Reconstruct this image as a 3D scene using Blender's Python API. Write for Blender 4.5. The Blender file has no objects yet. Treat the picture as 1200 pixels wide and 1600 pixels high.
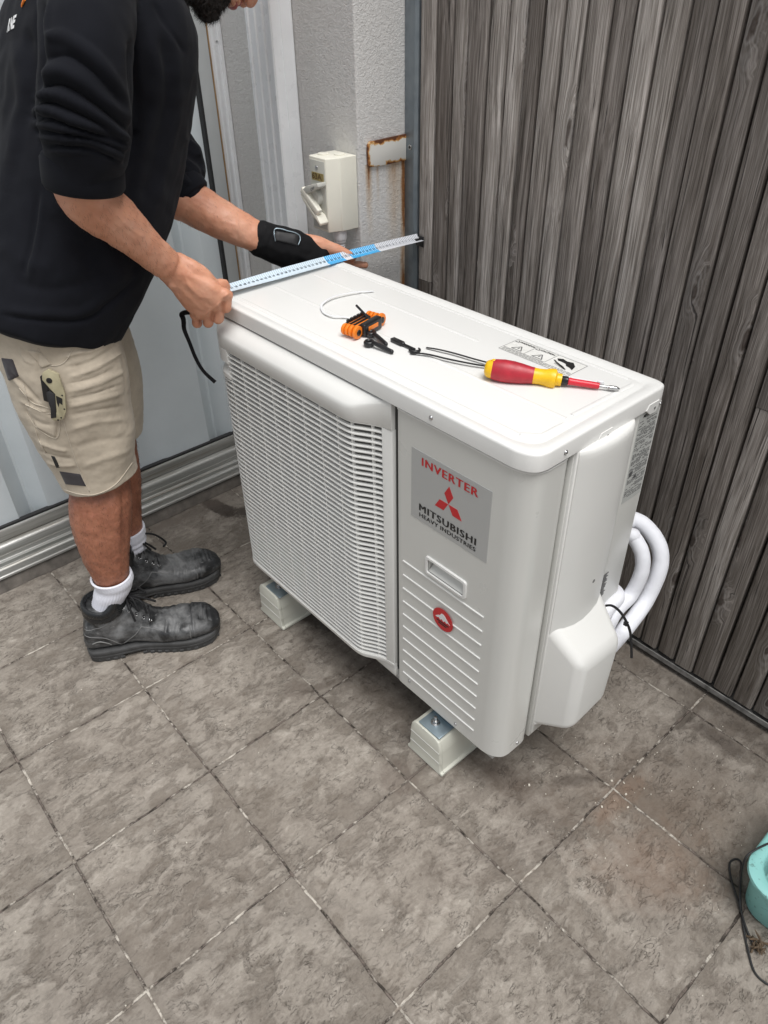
import bpy, bmesh, math, random
import numpy as np
from mathutils import Vector, Matrix, noise
from mathutils.bvhtree import BVHTree
random.seed(7); np.random.seed(7)
S = bpy.context.scene
COL = S.collection
# ------------------------------------------------------------------ camera
CP = (1.1854, -0.4432, 1.3191)
YAW, PITCH, ROLL, FPX = 2.4298, 0.6417, -0.0197, 1159.7
_f = Vector((math.cos(YAW)*math.cos(PITCH), math.sin(YAW)*math.cos(PITCH), -math.sin(PITCH)))
_r = Vector((math.sin(YAW), -math.cos(YAW), 0)); _u = _r.cross(_f)
CR = math.cos(ROLL)*_r + math.sin(ROLL)*_u
CU = -math.sin(ROLL)*_r + math.cos(ROLL)*_u
CF = _f
cam = bpy.data.cameras.new('camera'); co = bpy.data.objects.new('camera', cam); COL.objects.link(co)
M = Matrix((CR, CU, -CF)).transposed().to_4x4(); M.translation = Vector(CP)
co.matrix_world = M
cam.sensor_fit = 'VERTICAL'; cam.sensor_height = 24.0; cam.sensor_width = 18.0
cam.lens = 24.0*FPX/1600.0; cam.clip_start = 0.02; cam.clip_end = 200
S.camera = co
S.render.resolution_x = 768; S.render.resolution_y = 1024
def P(u, v, x=None, y=None, z=None):
    """point seen at photograph position (u, v) that lies on a given vertical or level plane"""
    d = CR*((u-600)/FPX) + CU*((800-v)/FPX) + CF
    if x is not None: t = (x-CP[0])/d.x
    elif y is not None: t = (y-CP[1])/d.y
    else: t = (z-CP[2])/d.z
    return Vector(CP) + d*t
def proj(co_):
    q = co_ - np.array(CP); a = q@np.array(CR); b = q@np.array(CU); c = q@np.array(CF)
    return np.stack([600+FPX*a/c, 800-FPX*b/c], 1)
# ------------------------------------------------------------------ light
SUN_EL, SUN_AZ = math.radians(70), math.radians(-8)      # azimuth from +x towards +y
w = bpy.data.worlds.new('World'); S.world = w; w.use_nodes = True
nt = w.node_tree; bg = nt.nodes['Background']
sky = nt.nodes.new('ShaderNodeTexSky'); sky.sky_type = 'NISHITA'; sky.sun_disc = False
sky.sun_elevation = SUN_EL; sky.sun_rotation = math.pi/2 - SUN_AZ
sky.air_density = 1.0; sky.dust_density = 3.0; sky.ozone_density = 1.0
hs = nt.nodes.new('ShaderNodeHueSaturation'); hs.inputs['Saturation'].default_value = 0.28
nt.links.new(sky.outputs[0], hs.inputs['Color']); nt.links.new(hs.outputs[0], bg.inputs['Color'])
bg.inputs['Strength'].default_value = 0.09
sl = bpy.data.lights.new('sun', 'SUN'); sl.energy = 2.3; sl.angle = math.radians(40); sl.color = (1, .99, .975)
so = bpy.data.objects.new('sun', sl); COL.objects.link(so)
sd = Vector((math.cos(SUN_EL)*math.cos(SUN_AZ), math.cos(SUN_EL)*math.sin(SUN_AZ), math.sin(SUN_EL)))
so.rotation_euler = sd.to_track_quat('Z', 'Y').to_euler(); so.location = (3, -1, 5)
S.view_settings.view_transform = 'Standard'; S.view_settings.look = 'None'
S.view_settings.gamma = 1; S.view_settings.use_curve_mapping = False
S.view_settings.exposure = 0.44
# ------------------------------------------------------------------ helpers
WL = {}
def root(name, loc, label, cat, group=None, kind=None):
    o = bpy.data.objects.new(name, None); COL.objects.link(o); o.location = loc
    o.empty_display_size = .1
    WL[o.name] = Vector(loc); o['label'] = label; o['category'] = cat
    if group: o['group'] = group
    return o
def tag(o, label=None, cat=None, group=None, kind=None):
    if label: o['label'] = label
    if cat: o['category'] = cat
    if group: o['group'] = group
    if kind: o['kind'] = kind
    return o
def sm_angle(me, deg):
    me.polygons.foreach_set('use_smooth', [True]*len(me.polygons))
    if deg < 180: me.set_sharp_from_angle(angle=math.radians(deg))
def link_mesh(name, me, m, parent):
    me.name = name
    if isinstance(m, (list, tuple)):
        for k in m: me.materials.append(k)
    elif m: me.materials.append(m)
    n = len(me.vertices); a = np.empty(n*3, np.float32); me.vertices.foreach_get('co', a); a = a.reshape(-1, 3)
    if parent: base = np.array(WL[parent.name])
    else:
        base = np.array([(a[:, 0].min()+a[:, 0].max())/2, (a[:, 1].min()+a[:, 1].max())/2, a[:, 2].min()])
    me.vertices.foreach_set('co', (a-base).astype(np.float32).ravel()); me.update()
    o = bpy.data.objects.new(name, me); COL.objects.link(o)
    if parent: o.parent = parent
    else: o.location = base
    WL[o.name] = Vector(base)
    return o
class MB:
    def __init__(s): s.v = []; s.f = []; s.mi = []
    def add(s, v, f, mi=0):
        k = len(s.v); s.v += [tuple(p) for p in v]; s.f += [tuple(i+k for i in q) for q in f]; s.mi += [mi]*len(f); return s
    def box(s, a, b, mi=0):
        x0, y0, z0 = a; x1, y1, z1 = b
        v = [(x0,y0,z0),(x1,y0,z0),(x1,y1,z0),(x0,y1,z0),(x0,y0,z1),(x1,y0,z1),(x1,y1,z1),(x0,y1,z1)]
        return s.add(v, [(3,2,1,0),(4,5,6,7),(0,1,5,4),(1,2,6,5),(2,3,7,6),(3,0,4,7)], mi)
    def hexa(s, v, mi=0):
        return s.add(v, [(3,2,1,0),(4,5,6,7),(0,1,5,4),(1,2,6,5),(2,3,7,6),(3,0,4,7)], mi)
    def obox(s, c, X, Y, Z, hx, hy, hz, mi=0):
        c = Vector(c); X = Vector(X).normalized()*hx; Y = Vector(Y).normalized()*hy; Z = Vector(Z).normalized()*hz
        return s.hexa([c-X-Y-Z, c+X-Y-Z, c+X+Y-Z, c-X+Y-Z, c-X-Y+Z, c+X-Y+Z, c+X+Y+Z, c-X+Y+Z], mi)
    def rings(s, R, cap=True, mi=0):
        n = len(R[0]); k = len(s.v); v = [p for r in R for p in r]; f = []
        for i in range(len(R)-1):
            for j in range(n):
                a = i*n+j; b = i*n+(j+1) % n; f.append((a, b, b+n, a+n))
        if cap:
            f.append(tuple(range(n-1, -1, -1))); f.append(tuple(range((len(R)-1)*n, len(R)*n)))
        return s.add(v, f, mi)
    def tube(s, pts, r, n=10, mi=0, flat=None, up=None):
        pts = [Vector(p) for p in pts]; m = len(pts)
        rr = r if isinstance(r, (list, tuple)) else [r]*m
        R = []; T0 = (pts[1]-pts[0]).normalized()
        a = Vector(up) if up else (Vector((0, 0, 1)) if abs(T0.z) < .9 else Vector((1, 0, 0)))
        A = (a - T0*a.dot(T0)).normalized()
        for i in range(m):
            T = (pts[min(i+1, m-1)]-pts[max(i-1, 0)]).normalized()
            A = (A - T*A.dot(T)).normalized(); B = T.cross(A)
            fa = flat if flat else 1
            R.append([pts[i]+A*math.cos(t)*rr[i]*fa+B*math.sin(t)*rr[i] for t in [2*math.pi*(q+.5)/n for q in range(n)]])
        return s.rings(R, mi=mi)
    def ball(s, c, r, n=12, m=8, sc=(1, 1, 1), mi=0):
        c = Vector(c); R = []
        for i in range(1, m):
            t = math.pi*i/m
            R.append([c+Vector((sc[0]*r*math.sin(t)*math.cos(2*math.pi*j/n), sc[1]*r*math.sin(t)*math.sin(2*math.pi*j/n), -sc[2]*r*math.cos(t))) for j in range(n)])
        return s.rings(R, mi=mi)
    def cyl(s, a, b, r, n=16, r2=None, mi=0):
        return s.tube([a, b], [r, r if r2 is None else r2], n, mi)
    def prism(s, poly, h0, h1, fn, mi=0):
        """poly: list of 2-D points; fn(p, h) -> 3-D"""
        n = len(poly)
        return s.rings([[fn(p, h0) for p in poly], [fn(p, h1) for p in poly]], mi=mi)
    def mesh(s, name='m', fixn=True):
        me = bpy.data.meshes.new(name); me.from_pydata([tuple(p) for p in s.v], [], s.f)
        me.polygons.foreach_set('material_index', s.mi)
        if fixn:
            b = bmesh.new(); b.from_mesh(me); bmesh.ops.recalc_face_normals(b, faces=b.faces); b.to_mesh(me); b.free()
        me.update(); return me
    def build(s, name, m, parent=None, smooth=35, bevel=0, seg=2, fixn=True, angle=30):
        me = s.mesh(name, fixn)
        if bevel:
            b = bmesh.new(); b.from_mesh(me)
            es = [e for e in b.edges if len(e.link_faces) == 2 and e.calc_face_angle(0) > math.radians(angle)]
            bmesh.ops.bevel(b, geom=es, offset=bevel, segments=seg, affect='EDGES', profile=.5, clamp_overlap=True)
            b.to_mesh(me); b.free()
        sm_angle(me, smooth)
        return link_mesh(name, me, m, parent)
def catmull(pts, k=8, closed=False):
    pts = [Vector(p) for p in pts]; out = []; n = len(pts)
    for i in range(n if closed else n-1):
        g = (lambda j: pts[j % n]) if closed else (lambda j: pts[min(max(j, 0), n-1)])
        p0, p1, p2, p3 = g(i-1), g(i), g(i+1), g(i+2)
        for t in [q/k for q in range(k)]:
            out.append(.5*((2*p1)+(p2-p0)*t+(2*p0-5*p1+4*p2-p3)*t*t+(3*p1-p0-3*p2+p3)*t**3))
    if not closed: out.append(pts[-1])
    return out
def voxel(mb, size, smooth=4, fac=.5):
    me = mb.mesh('tmp'); o = bpy.data.objects.new('tmp', me); COL.objects.link(o)
    r = o.modifiers.new('r', 'REMESH'); r.mode = 'VOXEL'; r.voxel_size = size; r.use_smooth_shade = True
    if smooth:
        q = o.modifiers.new('s', 'SMOOTH'); q.iterations = smooth; q.factor = fac
    dg = bpy.context.evaluated_depsgraph_get(); ev = o.evaluated_get(dg)
    out = bpy.data.meshes.new_from_object(ev); bpy.data.objects.remove(o); bpy.data.meshes.remove(me)
    return out
def get_cn(me):
    n = len(me.vertices); a = np.empty(n*3, np.float32); me.vertices.foreach_get('co', a)
    b = np.empty(n*3, np.float32); me.vertices.foreach_get('normal', b)
    return a.reshape(-1, 3).astype(float), b.reshape(-1, 3).astype(float)
def set_c(me, a): me.vertices.foreach_set('co', a.astype(np.float32).ravel()); me.update()
def folds(me, lst, facing=True):
    """raise or sink soft ridges along polylines given in photograph positions: (points, width_px, height_m)"""
    c, n = get_cn(me); uv = proj(c); view = np.array(CP)-c; view /= np.linalg.norm(view, axis=1)[:, None]
    w = np.clip((n*view).sum(1)*3, 0, 1) if facing else 1
    disp = np.zeros(len(c))
    for pts, wd, amp in lst:
        pts = [tuple(p) for p in catmull([(a, b, 0) for a, b in pts], 5)]
        best = np.full(len(c), 1e9); bt = np.zeros(len(c)); L = len(pts)-1
        for i in range(L):
            a = np.array(pts[i][:2]); b = np.array(pts[i+1][:2]); ab = b-a
            t = np.clip(((uv-a)@ab)/(ab@ab+1e-9), 0, 1); d = np.linalg.norm(uv-(a+t[:, None]*ab), axis=1)
            k = d < best; best[k] = d[k]; bt[k] = (i+t[k])/L
        taper = np.clip(np.minimum(bt, 1-bt)*5+.15, 0, 1)
        disp += amp*np.exp(-(best/wd)**2)*taper
    set_c(me, c+n*(disp*w)[:, None])
def noise_disp(me, scale, amp, seed=0, mask=None):
    c, n = get_cn(me); o = Vector((seed*7.3, seed*3.1, seed*5.7))
    sc = scale if isinstance(scale, tuple) else (scale,)*3
    d = np.array([noise.noise(Vector((p[0]*sc[0], p[1]*sc[1], p[2]*sc[2]))+o) for p in c])*amp
    if mask is not None: d = d*mask(c)
    set_c(me, c+n*d[:, None])
def text_mb(body, fn, size, bold=0.0, sx=1.0, thick=0.0003, align='CENTER', space=1.0, width=None):
    """flat lettering; fn maps (u, v) of the text plane and a lift to 3-D"""
    cu = bpy.data.curves.new('t', 'FONT'); cu.body = body; cu.size = size; cu.offset = bold; cu.align_x = align; cu.align_y = 'CENTER'
    cu.space_character = space; cu.resolution_u = 3
    o = bpy.data.objects.new('t', cu); COL.objects.link(o)
    dg = bpy.context.evaluated_depsgraph_get(); me = bpy.data.meshes.new_from_object(o.evaluated_get(dg))
    v = [tuple(p.co) for p in me.vertices]; f = [tuple(p.vertices) for p in me.polygons]
    bpy.data.objects.remove(o); bpy.data.curves.remove(cu); bpy.data.meshes.remove(me)
    if width: sx = width/(max(p[0] for p in v)-min(p[0] for p in v))
    mb = MB(); mb.add([fn(p[0]*sx, p[1], thick) for p in v], f); return mb
# ------------------------------------------------------------------ materials
def lin(h):
    return tuple(((int(h[i:i+2], 16)/255+.055)/1.055)**2.4 if int(h[i:i+2], 16)/255 > .04045 else int(h[i:i+2], 16)/255/12.92 for i in (0, 2, 4))
class NT:
    def __init__(s, name):
        s.m = bpy.data.materials.new(name); s.m.use_nodes = True; s.t = s.m.node_tree; s.N = s.t.nodes; s.b = s.N['Principled BSDF']
        s.pos = s.N.new('ShaderNodeTexCoord').outputs['Object']
    def n(s, t, **k):
        x = s.N.new(t)
        for a, b in k.items(): setattr(x, a, b)
        return x
    def l(s, a, b): s.t.links.new(a, b)
    def math(s, op, a, b=None, c=None, clamp=False):
        x = s.n('ShaderNodeMath', operation=op, use_clamp=clamp)
        for i, q in enumerate((a, b, c)):
            if q is None: continue
            if hasattr(q, 'links'): s.l(q, x.inputs[i])
            else: x.inputs[i].default_value = q
        return x.outputs[0]
    def map(s, vec, sc=(1,1,1), loc=(0,0,0), rot=(0,0,0)):
        x = s.n('ShaderNodeMapping'); s.l(vec, x.inputs[0]); x.inputs['Scale'].default_value = sc
        x.inputs['Location'].default_value = loc; x.inputs['Rotation'].default_value = rot; return x.outputs[0]
    def noise(s, scale, detail=4, rough=.55, vec=None, dist=0):
        x = s.n('ShaderNodeTexNoise'); x.inputs['Scale'].default_value = scale; x.inputs['Detail'].default_value = detail
        x.inputs['Roughness'].default_value = rough; x.inputs['Distortion'].default_value = dist
        s.l(vec if vec is not None else s.pos, x.inputs['Vector']); return x.outputs[0]
    def ramp(s, f, stops):
        x = s.n('ShaderNodeValToRGB'); s.l(f, x.inputs[0]); e = x.color_ramp.elements
        while len(e) < len(stops): e.new(.5)
        for i, (p, c) in enumerate(stops):
            e[i].position = p; e[i].color = (c[0], c[1], c[2], 1) if isinstance(c, (tuple, list)) else (c, c, c, 1)
        return x.outputs[0]
    def mix(s, f, a, b, blend='MIX'):
        x = s.n('ShaderNodeMix', data_type='RGBA', blend_type=blend)
        for i, q in ((0, f), (6, a), (7, b)):
            if hasattr(q, 'links'): s.l(q, x.inputs[i])
            elif i == 0: x.inputs[0].default_value = q
            else: x.inputs[i].default_value = (*q, 1) if isinstance(q, (tuple, list)) else (q, q, q, 1)
        return x.outputs[2]
    def bump(s, h, strength=.3, dist=.001, prev=None):
        x = s.n('ShaderNodeBump'); x.inputs['Strength'].default_value = strength; x.inputs['Distance'].default_value = dist
        s.l(h, x.inputs['Height'])
        if prev is not None: s.l(prev, x.inputs['Normal'])
        return x.outputs[0]
    def out(s, col=None, rough=None, nrm=None, metal=None, **k):
        for key, q in (('Base Color', col), ('Roughness', rough), ('Normal', nrm), ('Metallic', metal)):
            if q is None: continue
            if hasattr(q, 'links'): s.l(q, s.b.inputs[key])
            else: s.b.inputs[key].default_value = (*q, 1) if isinstance(q, (tuple, list)) else q
        for a, q in k.items(): s.b.inputs[a.replace('_', ' ')].default_value = q
        return s.m
def simple(name, col, rough=.5, metal=0, var=.08, vs=20, bs=0, bd=.0005, bstr=.4, spec=None, coat=0, rvar=.08):
    t = NT(name); c = lin(col) if isinstance(col, str) else col
    nz = t.noise(vs, 5)
    colr = t.ramp(nz, [(.25, tuple(x*(1-var) for x in c)), (.75, tuple(min(1, x*(1+var)) for x in c))])
    rg = t.ramp(t.noise(vs*2.3, 4), [(.3, max(0, rough-rvar)), (.7, min(1, rough+rvar))])
    nr = t.bump(t.noise(bs, 4), bstr, bd) if bs else None
    k = {}
    if spec is not None: k['Specular_IOR_Level'] = spec
    if coat: k['Coat_Weight'] = coat; k['Coat_Roughness'] = .12
    return t.out(colr, rg, nr, metal, **k)
PAINT = simple('unit_paint', (.65, .65, .617), .30, var=.02, vs=6, rvar=.03, coat=.2)
PAINTL = simple('lid_paint', (.76, .758, .735), .32, var=.01, vs=5, rvar=.02, coat=.1)
PLAST = simple('grille_plastic', (.74, .738, .71), .38, var=.02, vs=8, rvar=.04)
DARKIN = simple('dark_interior', (.19, .19, .185), .7)
COIL = simple('coil_fins', (.12, .12, .115), .5, metal=.3)
SCREW = simple('screw_zinc', (.55, .55, .56), .3, metal=1)
GALV = simple('zinc_plated_plate', (.34, .42, .47), .38, metal=.75, var=.15, vs=30)
FOOTP = simple('vinyl_block', (.63, .63, .55), .5, var=.04, vs=12, rvar=.05)
SILVER = simple('badge_silver', (.47, .475, .465), .42, metal=.1, var=.02)
RED = simple('badge_red', (.55, .02, .025), .4, var=.05)
BLACKINK = simple('black_ink', (.012, .012, .012), .5)
GREYINK = simple('grey_ink', (.09, .09, .09), .6)
WHITEINK = simple('white_ink', (.75, .75, .75), .5)
BLKPL = simple('black_plastic', (.012, .012, .013), .35, bs=300, bd=.0001)
RUBBER = simple('black_rubber', (.02, .02, .021), .6, bs=200, bd=.0003)
WHPL = simple('white_nylon', (.78, .79, .8), .35)
ORANGE = simple('orange_plastic', (.85, .22, .015), .38, var=.08)
YEL = simple('yellow_plastic', (.85, .5, .01), .38, var=.12, vs=60)
REDPL = simple('red_plastic', (.42, .02, .035), .42, var=.25, vs=60)
REDPL2 = simple('bright_red_sleeve', (.65, .02, .04), .35)
STEEL = simple('steel', (.5, .5, .5), .25, metal=1, var=.15, vs=60)
CREAM = simple('switch_plastic', (.80, .78, .68), .38, var=.03)
CREAM2 = simple('switch_face', (.55, .55, .5), .42, var=.04)
GOLD = simple('aged_label', (.33, .26, .1), .5, var=.2, vs=90)
BROWNINK = simple('brown_ink', (.12, .07, .02), .6)
WHALU = simple('white_aluminium', (.88, .895, .91), .32, var=.04, vs=15, rvar=.08)
# outdoor unit: tarnished aluminium of the door
def m_alu():
    t = NT('anodised_aluminium'); st = t.map(t.pos, (60, 3, 60)); nz = t.noise(1.0, 6, .6, st)
    c = t.ramp(nz, [(.3, (.3, .3, .28)), (.6, (.5, .5, .48)), (.8, (.62, .62, .6))])
    d = t.ramp(t.noise(2.2, 6, .7, t.map(t.pos, (25, 1.2, 40))), [(.5, 0.0), (.72, .75)])
    c = t.mix(d, c, (.17, .13, .08))
    r = t.ramp(nz, [(.3, .55), (.7, .32)])
    return t.out(c, r, t.bump(nz, .2, .0004), .55)
ALU = m_alu()
def m_wall():
    t = NT('textured_render'); 
    a = t.noise(330, 3, .5); b = t.noise(120, 3, .6, dist=.9)
    h = t.math('ADD', t.math('MULTIPLY', a, .5), b)
    big = t.ramp(t.noise(3, 5), [(.3, (.64, .63, .61)), (.7, (.70, .69, .67))])
    fine = t.mix(.35, big, t.ramp(b, [(.38, (.60, .59, .575)), (.58, (.75, .74, .725))]))
    # rust runs below the bracket, on the face that looks along +x  (object origin = wall base)
    sep = t.n('ShaderNodeSeparateXYZ'); t.l(t.n('ShaderNodeNewGeometry').outputs['Position'], sep.inputs[0])
    X, Y, Z = sep.outputs
    wob = t.math('MULTIPLY', t.math('SUBTRACT', t.noise(14, 4), .5), .012)
    yy = t.math('ADD', Y, wob)
    def band(yc, wd, ztop, zlen, amt):
        d = t.math('ABSOLUTE', t.math('SUBTRACT', yy, yc)); k = t.math('SUBTRACT', 1.0, t.math('DIVIDE', d, wd), clamp=True)
        zz = t.math('DIVIDE', t.math('SUBTRACT', ztop, Z), zlen); m1 = t.math('SUBTRACT', 1.0, zz, clamp=True)
        m2 = t.math('GREATER_THAN', t.math('SUBTRACT', ztop, Z), 0.0)
        q = t.math('MULTIPLY', t.math('MULTIPLY', k, m1), t.math('MULTIPLY', m2, amt))
        return t.math('MULTIPLY', q, t.math('ADD', .35, t.ramp(t.noise(22, 5, .7, t.map(t.pos, (1, 1, .25))), [(.35, 0.0), (.65, 1.0)])), clamp=True)
    st = t.math('MAXIMUM', band(.775, .013, .965, 1.4, 1.3), t.math('MAXIMUM', band(.674, .012, .962, .16, 1.3), t.math('MAXIMUM', band(.70, .006, .96, .1, .5), band(.75, .03, .962, .22, .8))))
    on = t.math('GREATER_THAN', X, -.1405)
    st = t.math('MULTIPLY', st, on, clamp=True)
    c = t.mix(st, fine, t.ramp(st, [(0, (.55, .38, .16)), (.6, (.42, .22, .06)), (1, (.24, .10, .03))]))
    return t.out(c, .8, t.bump(h, .9, .0026))
WALL = m_wall()
def m_rustplate():
    t = NT('rusty_painted_steel'); sep = t.n('ShaderNodeSeparateXYZ'); t.l(t.n('ShaderNodeTexCoord').outputs['Generated'], sep.inputs[0])
    X, Y, Z = sep.outputs
    e = t.math('MINIMUM', t.math('MINIMUM', Z, t.math('SUBTRACT', 1, Z)), t.math('MULTIPLY', Y, 1.6))
    k = t.math('ADD', e, t.math('MULTIPLY', t.math('SUBTRACT', t.noise(26, 5, .65), .5), .95))
    c = t.ramp(k, [(.0, (.10, .035, .014)), (.06, (.34, .13, .03)), (.11, (.58, .36, .14)), (.15, (.66, .65, .61))])
    return t.out(c, .6, t.bump(t.noise(60), .3, .001))
RUSTP = m_rustplate()
def m_galvpost():
    t = NT('galvanised_steel'); v = t.n('ShaderNodeTexVoronoi'); v.inputs['Scale'].default_value = 45; t.l(t.pos, v.inputs['Vector'])
    c = t.mix(.5, t.ramp(v.outputs['Distance'], [(0, (.17, .2, .23)), (.6, (.25, .29, .32))]), t.ramp(t.noise(9, 5, .6, t.map(t.pos, (3, 3, .6))), [(.3, (.15, .18, .2)), (.7, (.3, .33, .35))]))
    return t.out(c, .45, None, .6)
GALVP = m_galvpost()
def m_wood():
    t = NT('weathered_timber'); at = t.n('ShaderNodeAttribute', attribute_name='rnd'); R = at.outputs['Color']
    sr = t.n('ShaderNodeSeparateColor'); t.l(R, sr.inputs[0]); r0, r1, r2 = sr.outputs
    off = t.n('ShaderNodeVectorMath', operation='SCALE'); t.l(R, off.inputs[0]); off.inputs['Scale'].default_value = 9.0
    pv = t.n('ShaderNodeVectorMath', operation='ADD'); t.l(t.pos, pv.inputs[0]); t.l(off.outputs[0], pv.inputs[1]); pv = pv.outputs[0]
    # grain bends round the knots
    vk = t.n('ShaderNodeTexVoronoi', feature='F1', voronoi_dimensions='2D'); vk.inputs['Scale'].default_value = 1.0
    s0 = t.n('ShaderNodeSeparateXYZ'); t.l(pv, s0.inputs[0]); c0 = t.n('ShaderNodeCombineXYZ'); t.l(t.math('MULTIPLY', s0.outputs[0], 15), c0.inputs[0]); t.l(t.math('MULTIPLY', s0.outputs[2], 4.2), c0.inputs[1])
    nk = t.n('ShaderNodeTexNoise'); nk.inputs['Scale'].default_value = 24; t.l(pv, nk.inputs['Vector']); nks = t.n('ShaderNodeVectorMath', operation='SCALE'); t.l(nk.outputs['Color'], nks.inputs[0]); nks.inputs['Scale'].default_value = .30
    nka = t.n('ShaderNodeVectorMath', operation='ADD'); t.l(c0.outputs[0], nka.inputs[0]); t.l(nks.outputs[0], nka.inputs[1]); t.l(nka.outputs[0], vk.inputs['Vector'])
    kd = vk.outputs['Distance']
    warp = t.n('ShaderNodeTexNoise'); warp.inputs['Scale'].default_value = 2.2; warp.inputs['Detail'].default_value = 2; t.l(t.map(pv, (1.5, 1.5, 1)), warp.inputs['Vector'])
    wv = t.n('ShaderNodeVectorMath', operation='SCALE'); t.l(warp.outputs['Color'], wv.inputs[0]); wv.inputs['Scale'].default_value = .022
    gv = t.n('ShaderNodeVectorMath', operation='ADD'); t.l(pv, gv.inputs[0]); t.l(wv.outputs[0], gv.inputs[1])
    vs_ = t.n('ShaderNodeSeparateColor'); t.l(vk.outputs['Color'], vs_.inputs[0]); kmask = t.math('GREATER_THAN', vs_.outputs[0], .74)
    kb = t.math('MULTIPLY', t.ramp(kd, [(.0, 1.0), (.34, 0.0)]), kmask)
    kx = t.n('ShaderNodeCombineXYZ'); t.l(t.math('MULTIPLY', kb, .022), kx.inputs[0])
    g2 = t.n('ShaderNodeVectorMath', operation='ADD'); t.l(gv.outputs[0], g2.inputs[0]); t.l(kx.outputs[0], g2.inputs[1])
    fine = t.noise(1, 6, .65, t.map(g2.outputs[0], (520, 520, 9)))
    mid = t.noise(1, 5, .6, t.map(g2.outputs[0], (110, 110, 2.2)))
    wide = t.noise(1, 4, .6, t.map(pv, (22, 22, 1.6)))
    tone = t.math('ADD', t.math('MULTIPLY', fine, .55), t.math('ADD', t.math('MULTIPLY', mid, .30), t.math('MULTIPLY', wide, .28)))
    c = t.ramp(tone, [(.42, (.045, .039, .034)), (.50, (.122, .110, .100)), (.58, (.20, .185, .173)), (.70, (.40, .38, .365))])
    tint = t.ramp(r1, [(0, (.72, .69, .67)), (.5, (1.15, 1.10, 1.06)), (1, (1.85, 1.82, 1.78))])
    c = t.mix(1.0, c, tint, 'MULTIPLY')
    # brown unweathered areas and green-brown damp foot
    c = t.mix(t.ramp(t.noise(1, 4, .6, t.map(pv, (14, 14, 1.2))), [(.54, 0.0), (.72, .4)]), c, (.10, .075, .058))
    sep = t.n('ShaderNodeSeparateXYZ'); t.l(t.n('ShaderNodeNewGeometry').outputs['Position'], sep.inputs[0])
    foot = t.math('MULTIPLY', t.math('SUBTRACT', 1.0, t.math('DIVIDE', t.math('ADD', sep.outputs[2], t.math('MULTIPLY', wide, .3)), .75), clamp=True), .6)
    c = t.mix(foot, c, (.07, .058, .043))
    knot = t.ramp(t.math('ADD', kd, t.math('MULTIPLY', t.math('SUBTRACT', mid, .5), .05)), [(.05, 1.0), (.10, 0.0)])
    knot = t.math('MULTIPLY', knot, kmask)
    ring = t.n('ShaderNodeMath', operation='SINE'); t.l(t.math('MULTIPLY', kd, 75), ring.inputs[0])
    rings = t.math('MULTIPLY', t.math('MULTIPLY', ring.outputs[0], kb), .5)
    c = t.mix(t.math('MULTIPLY', t.math('ADD', rings, t.math('MULTIPLY', kb, .35)), .6, clamp=True), c, (.36, .345, .335))
    c = t.mix(t.math('MULTIPLY', knot, .8), c, (.05, .035, .028))
    crack = t.ramp(t.noise(1, 3, .5, t.map(g2.outputs[0], (260, 260, 2.0))), [(.30, 1.0), (.345, 0.0)])
    c = t.mix(t.math('MULTIPLY', crack, .8), c, (.012, .01, .01))
    h = t.math('SUBTRACT', t.math('ADD', tone, t.math('MULTIPLY', rings, .3)), t.math('MULTIPLY', crack, .6))
    return t.out(c, .78, t.bump(h, .8, .0022), Specular_IOR_Level=.35)
WOOD = m_wood()
TS, TX, TY = .2848, -.0174, -.4170
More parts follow.
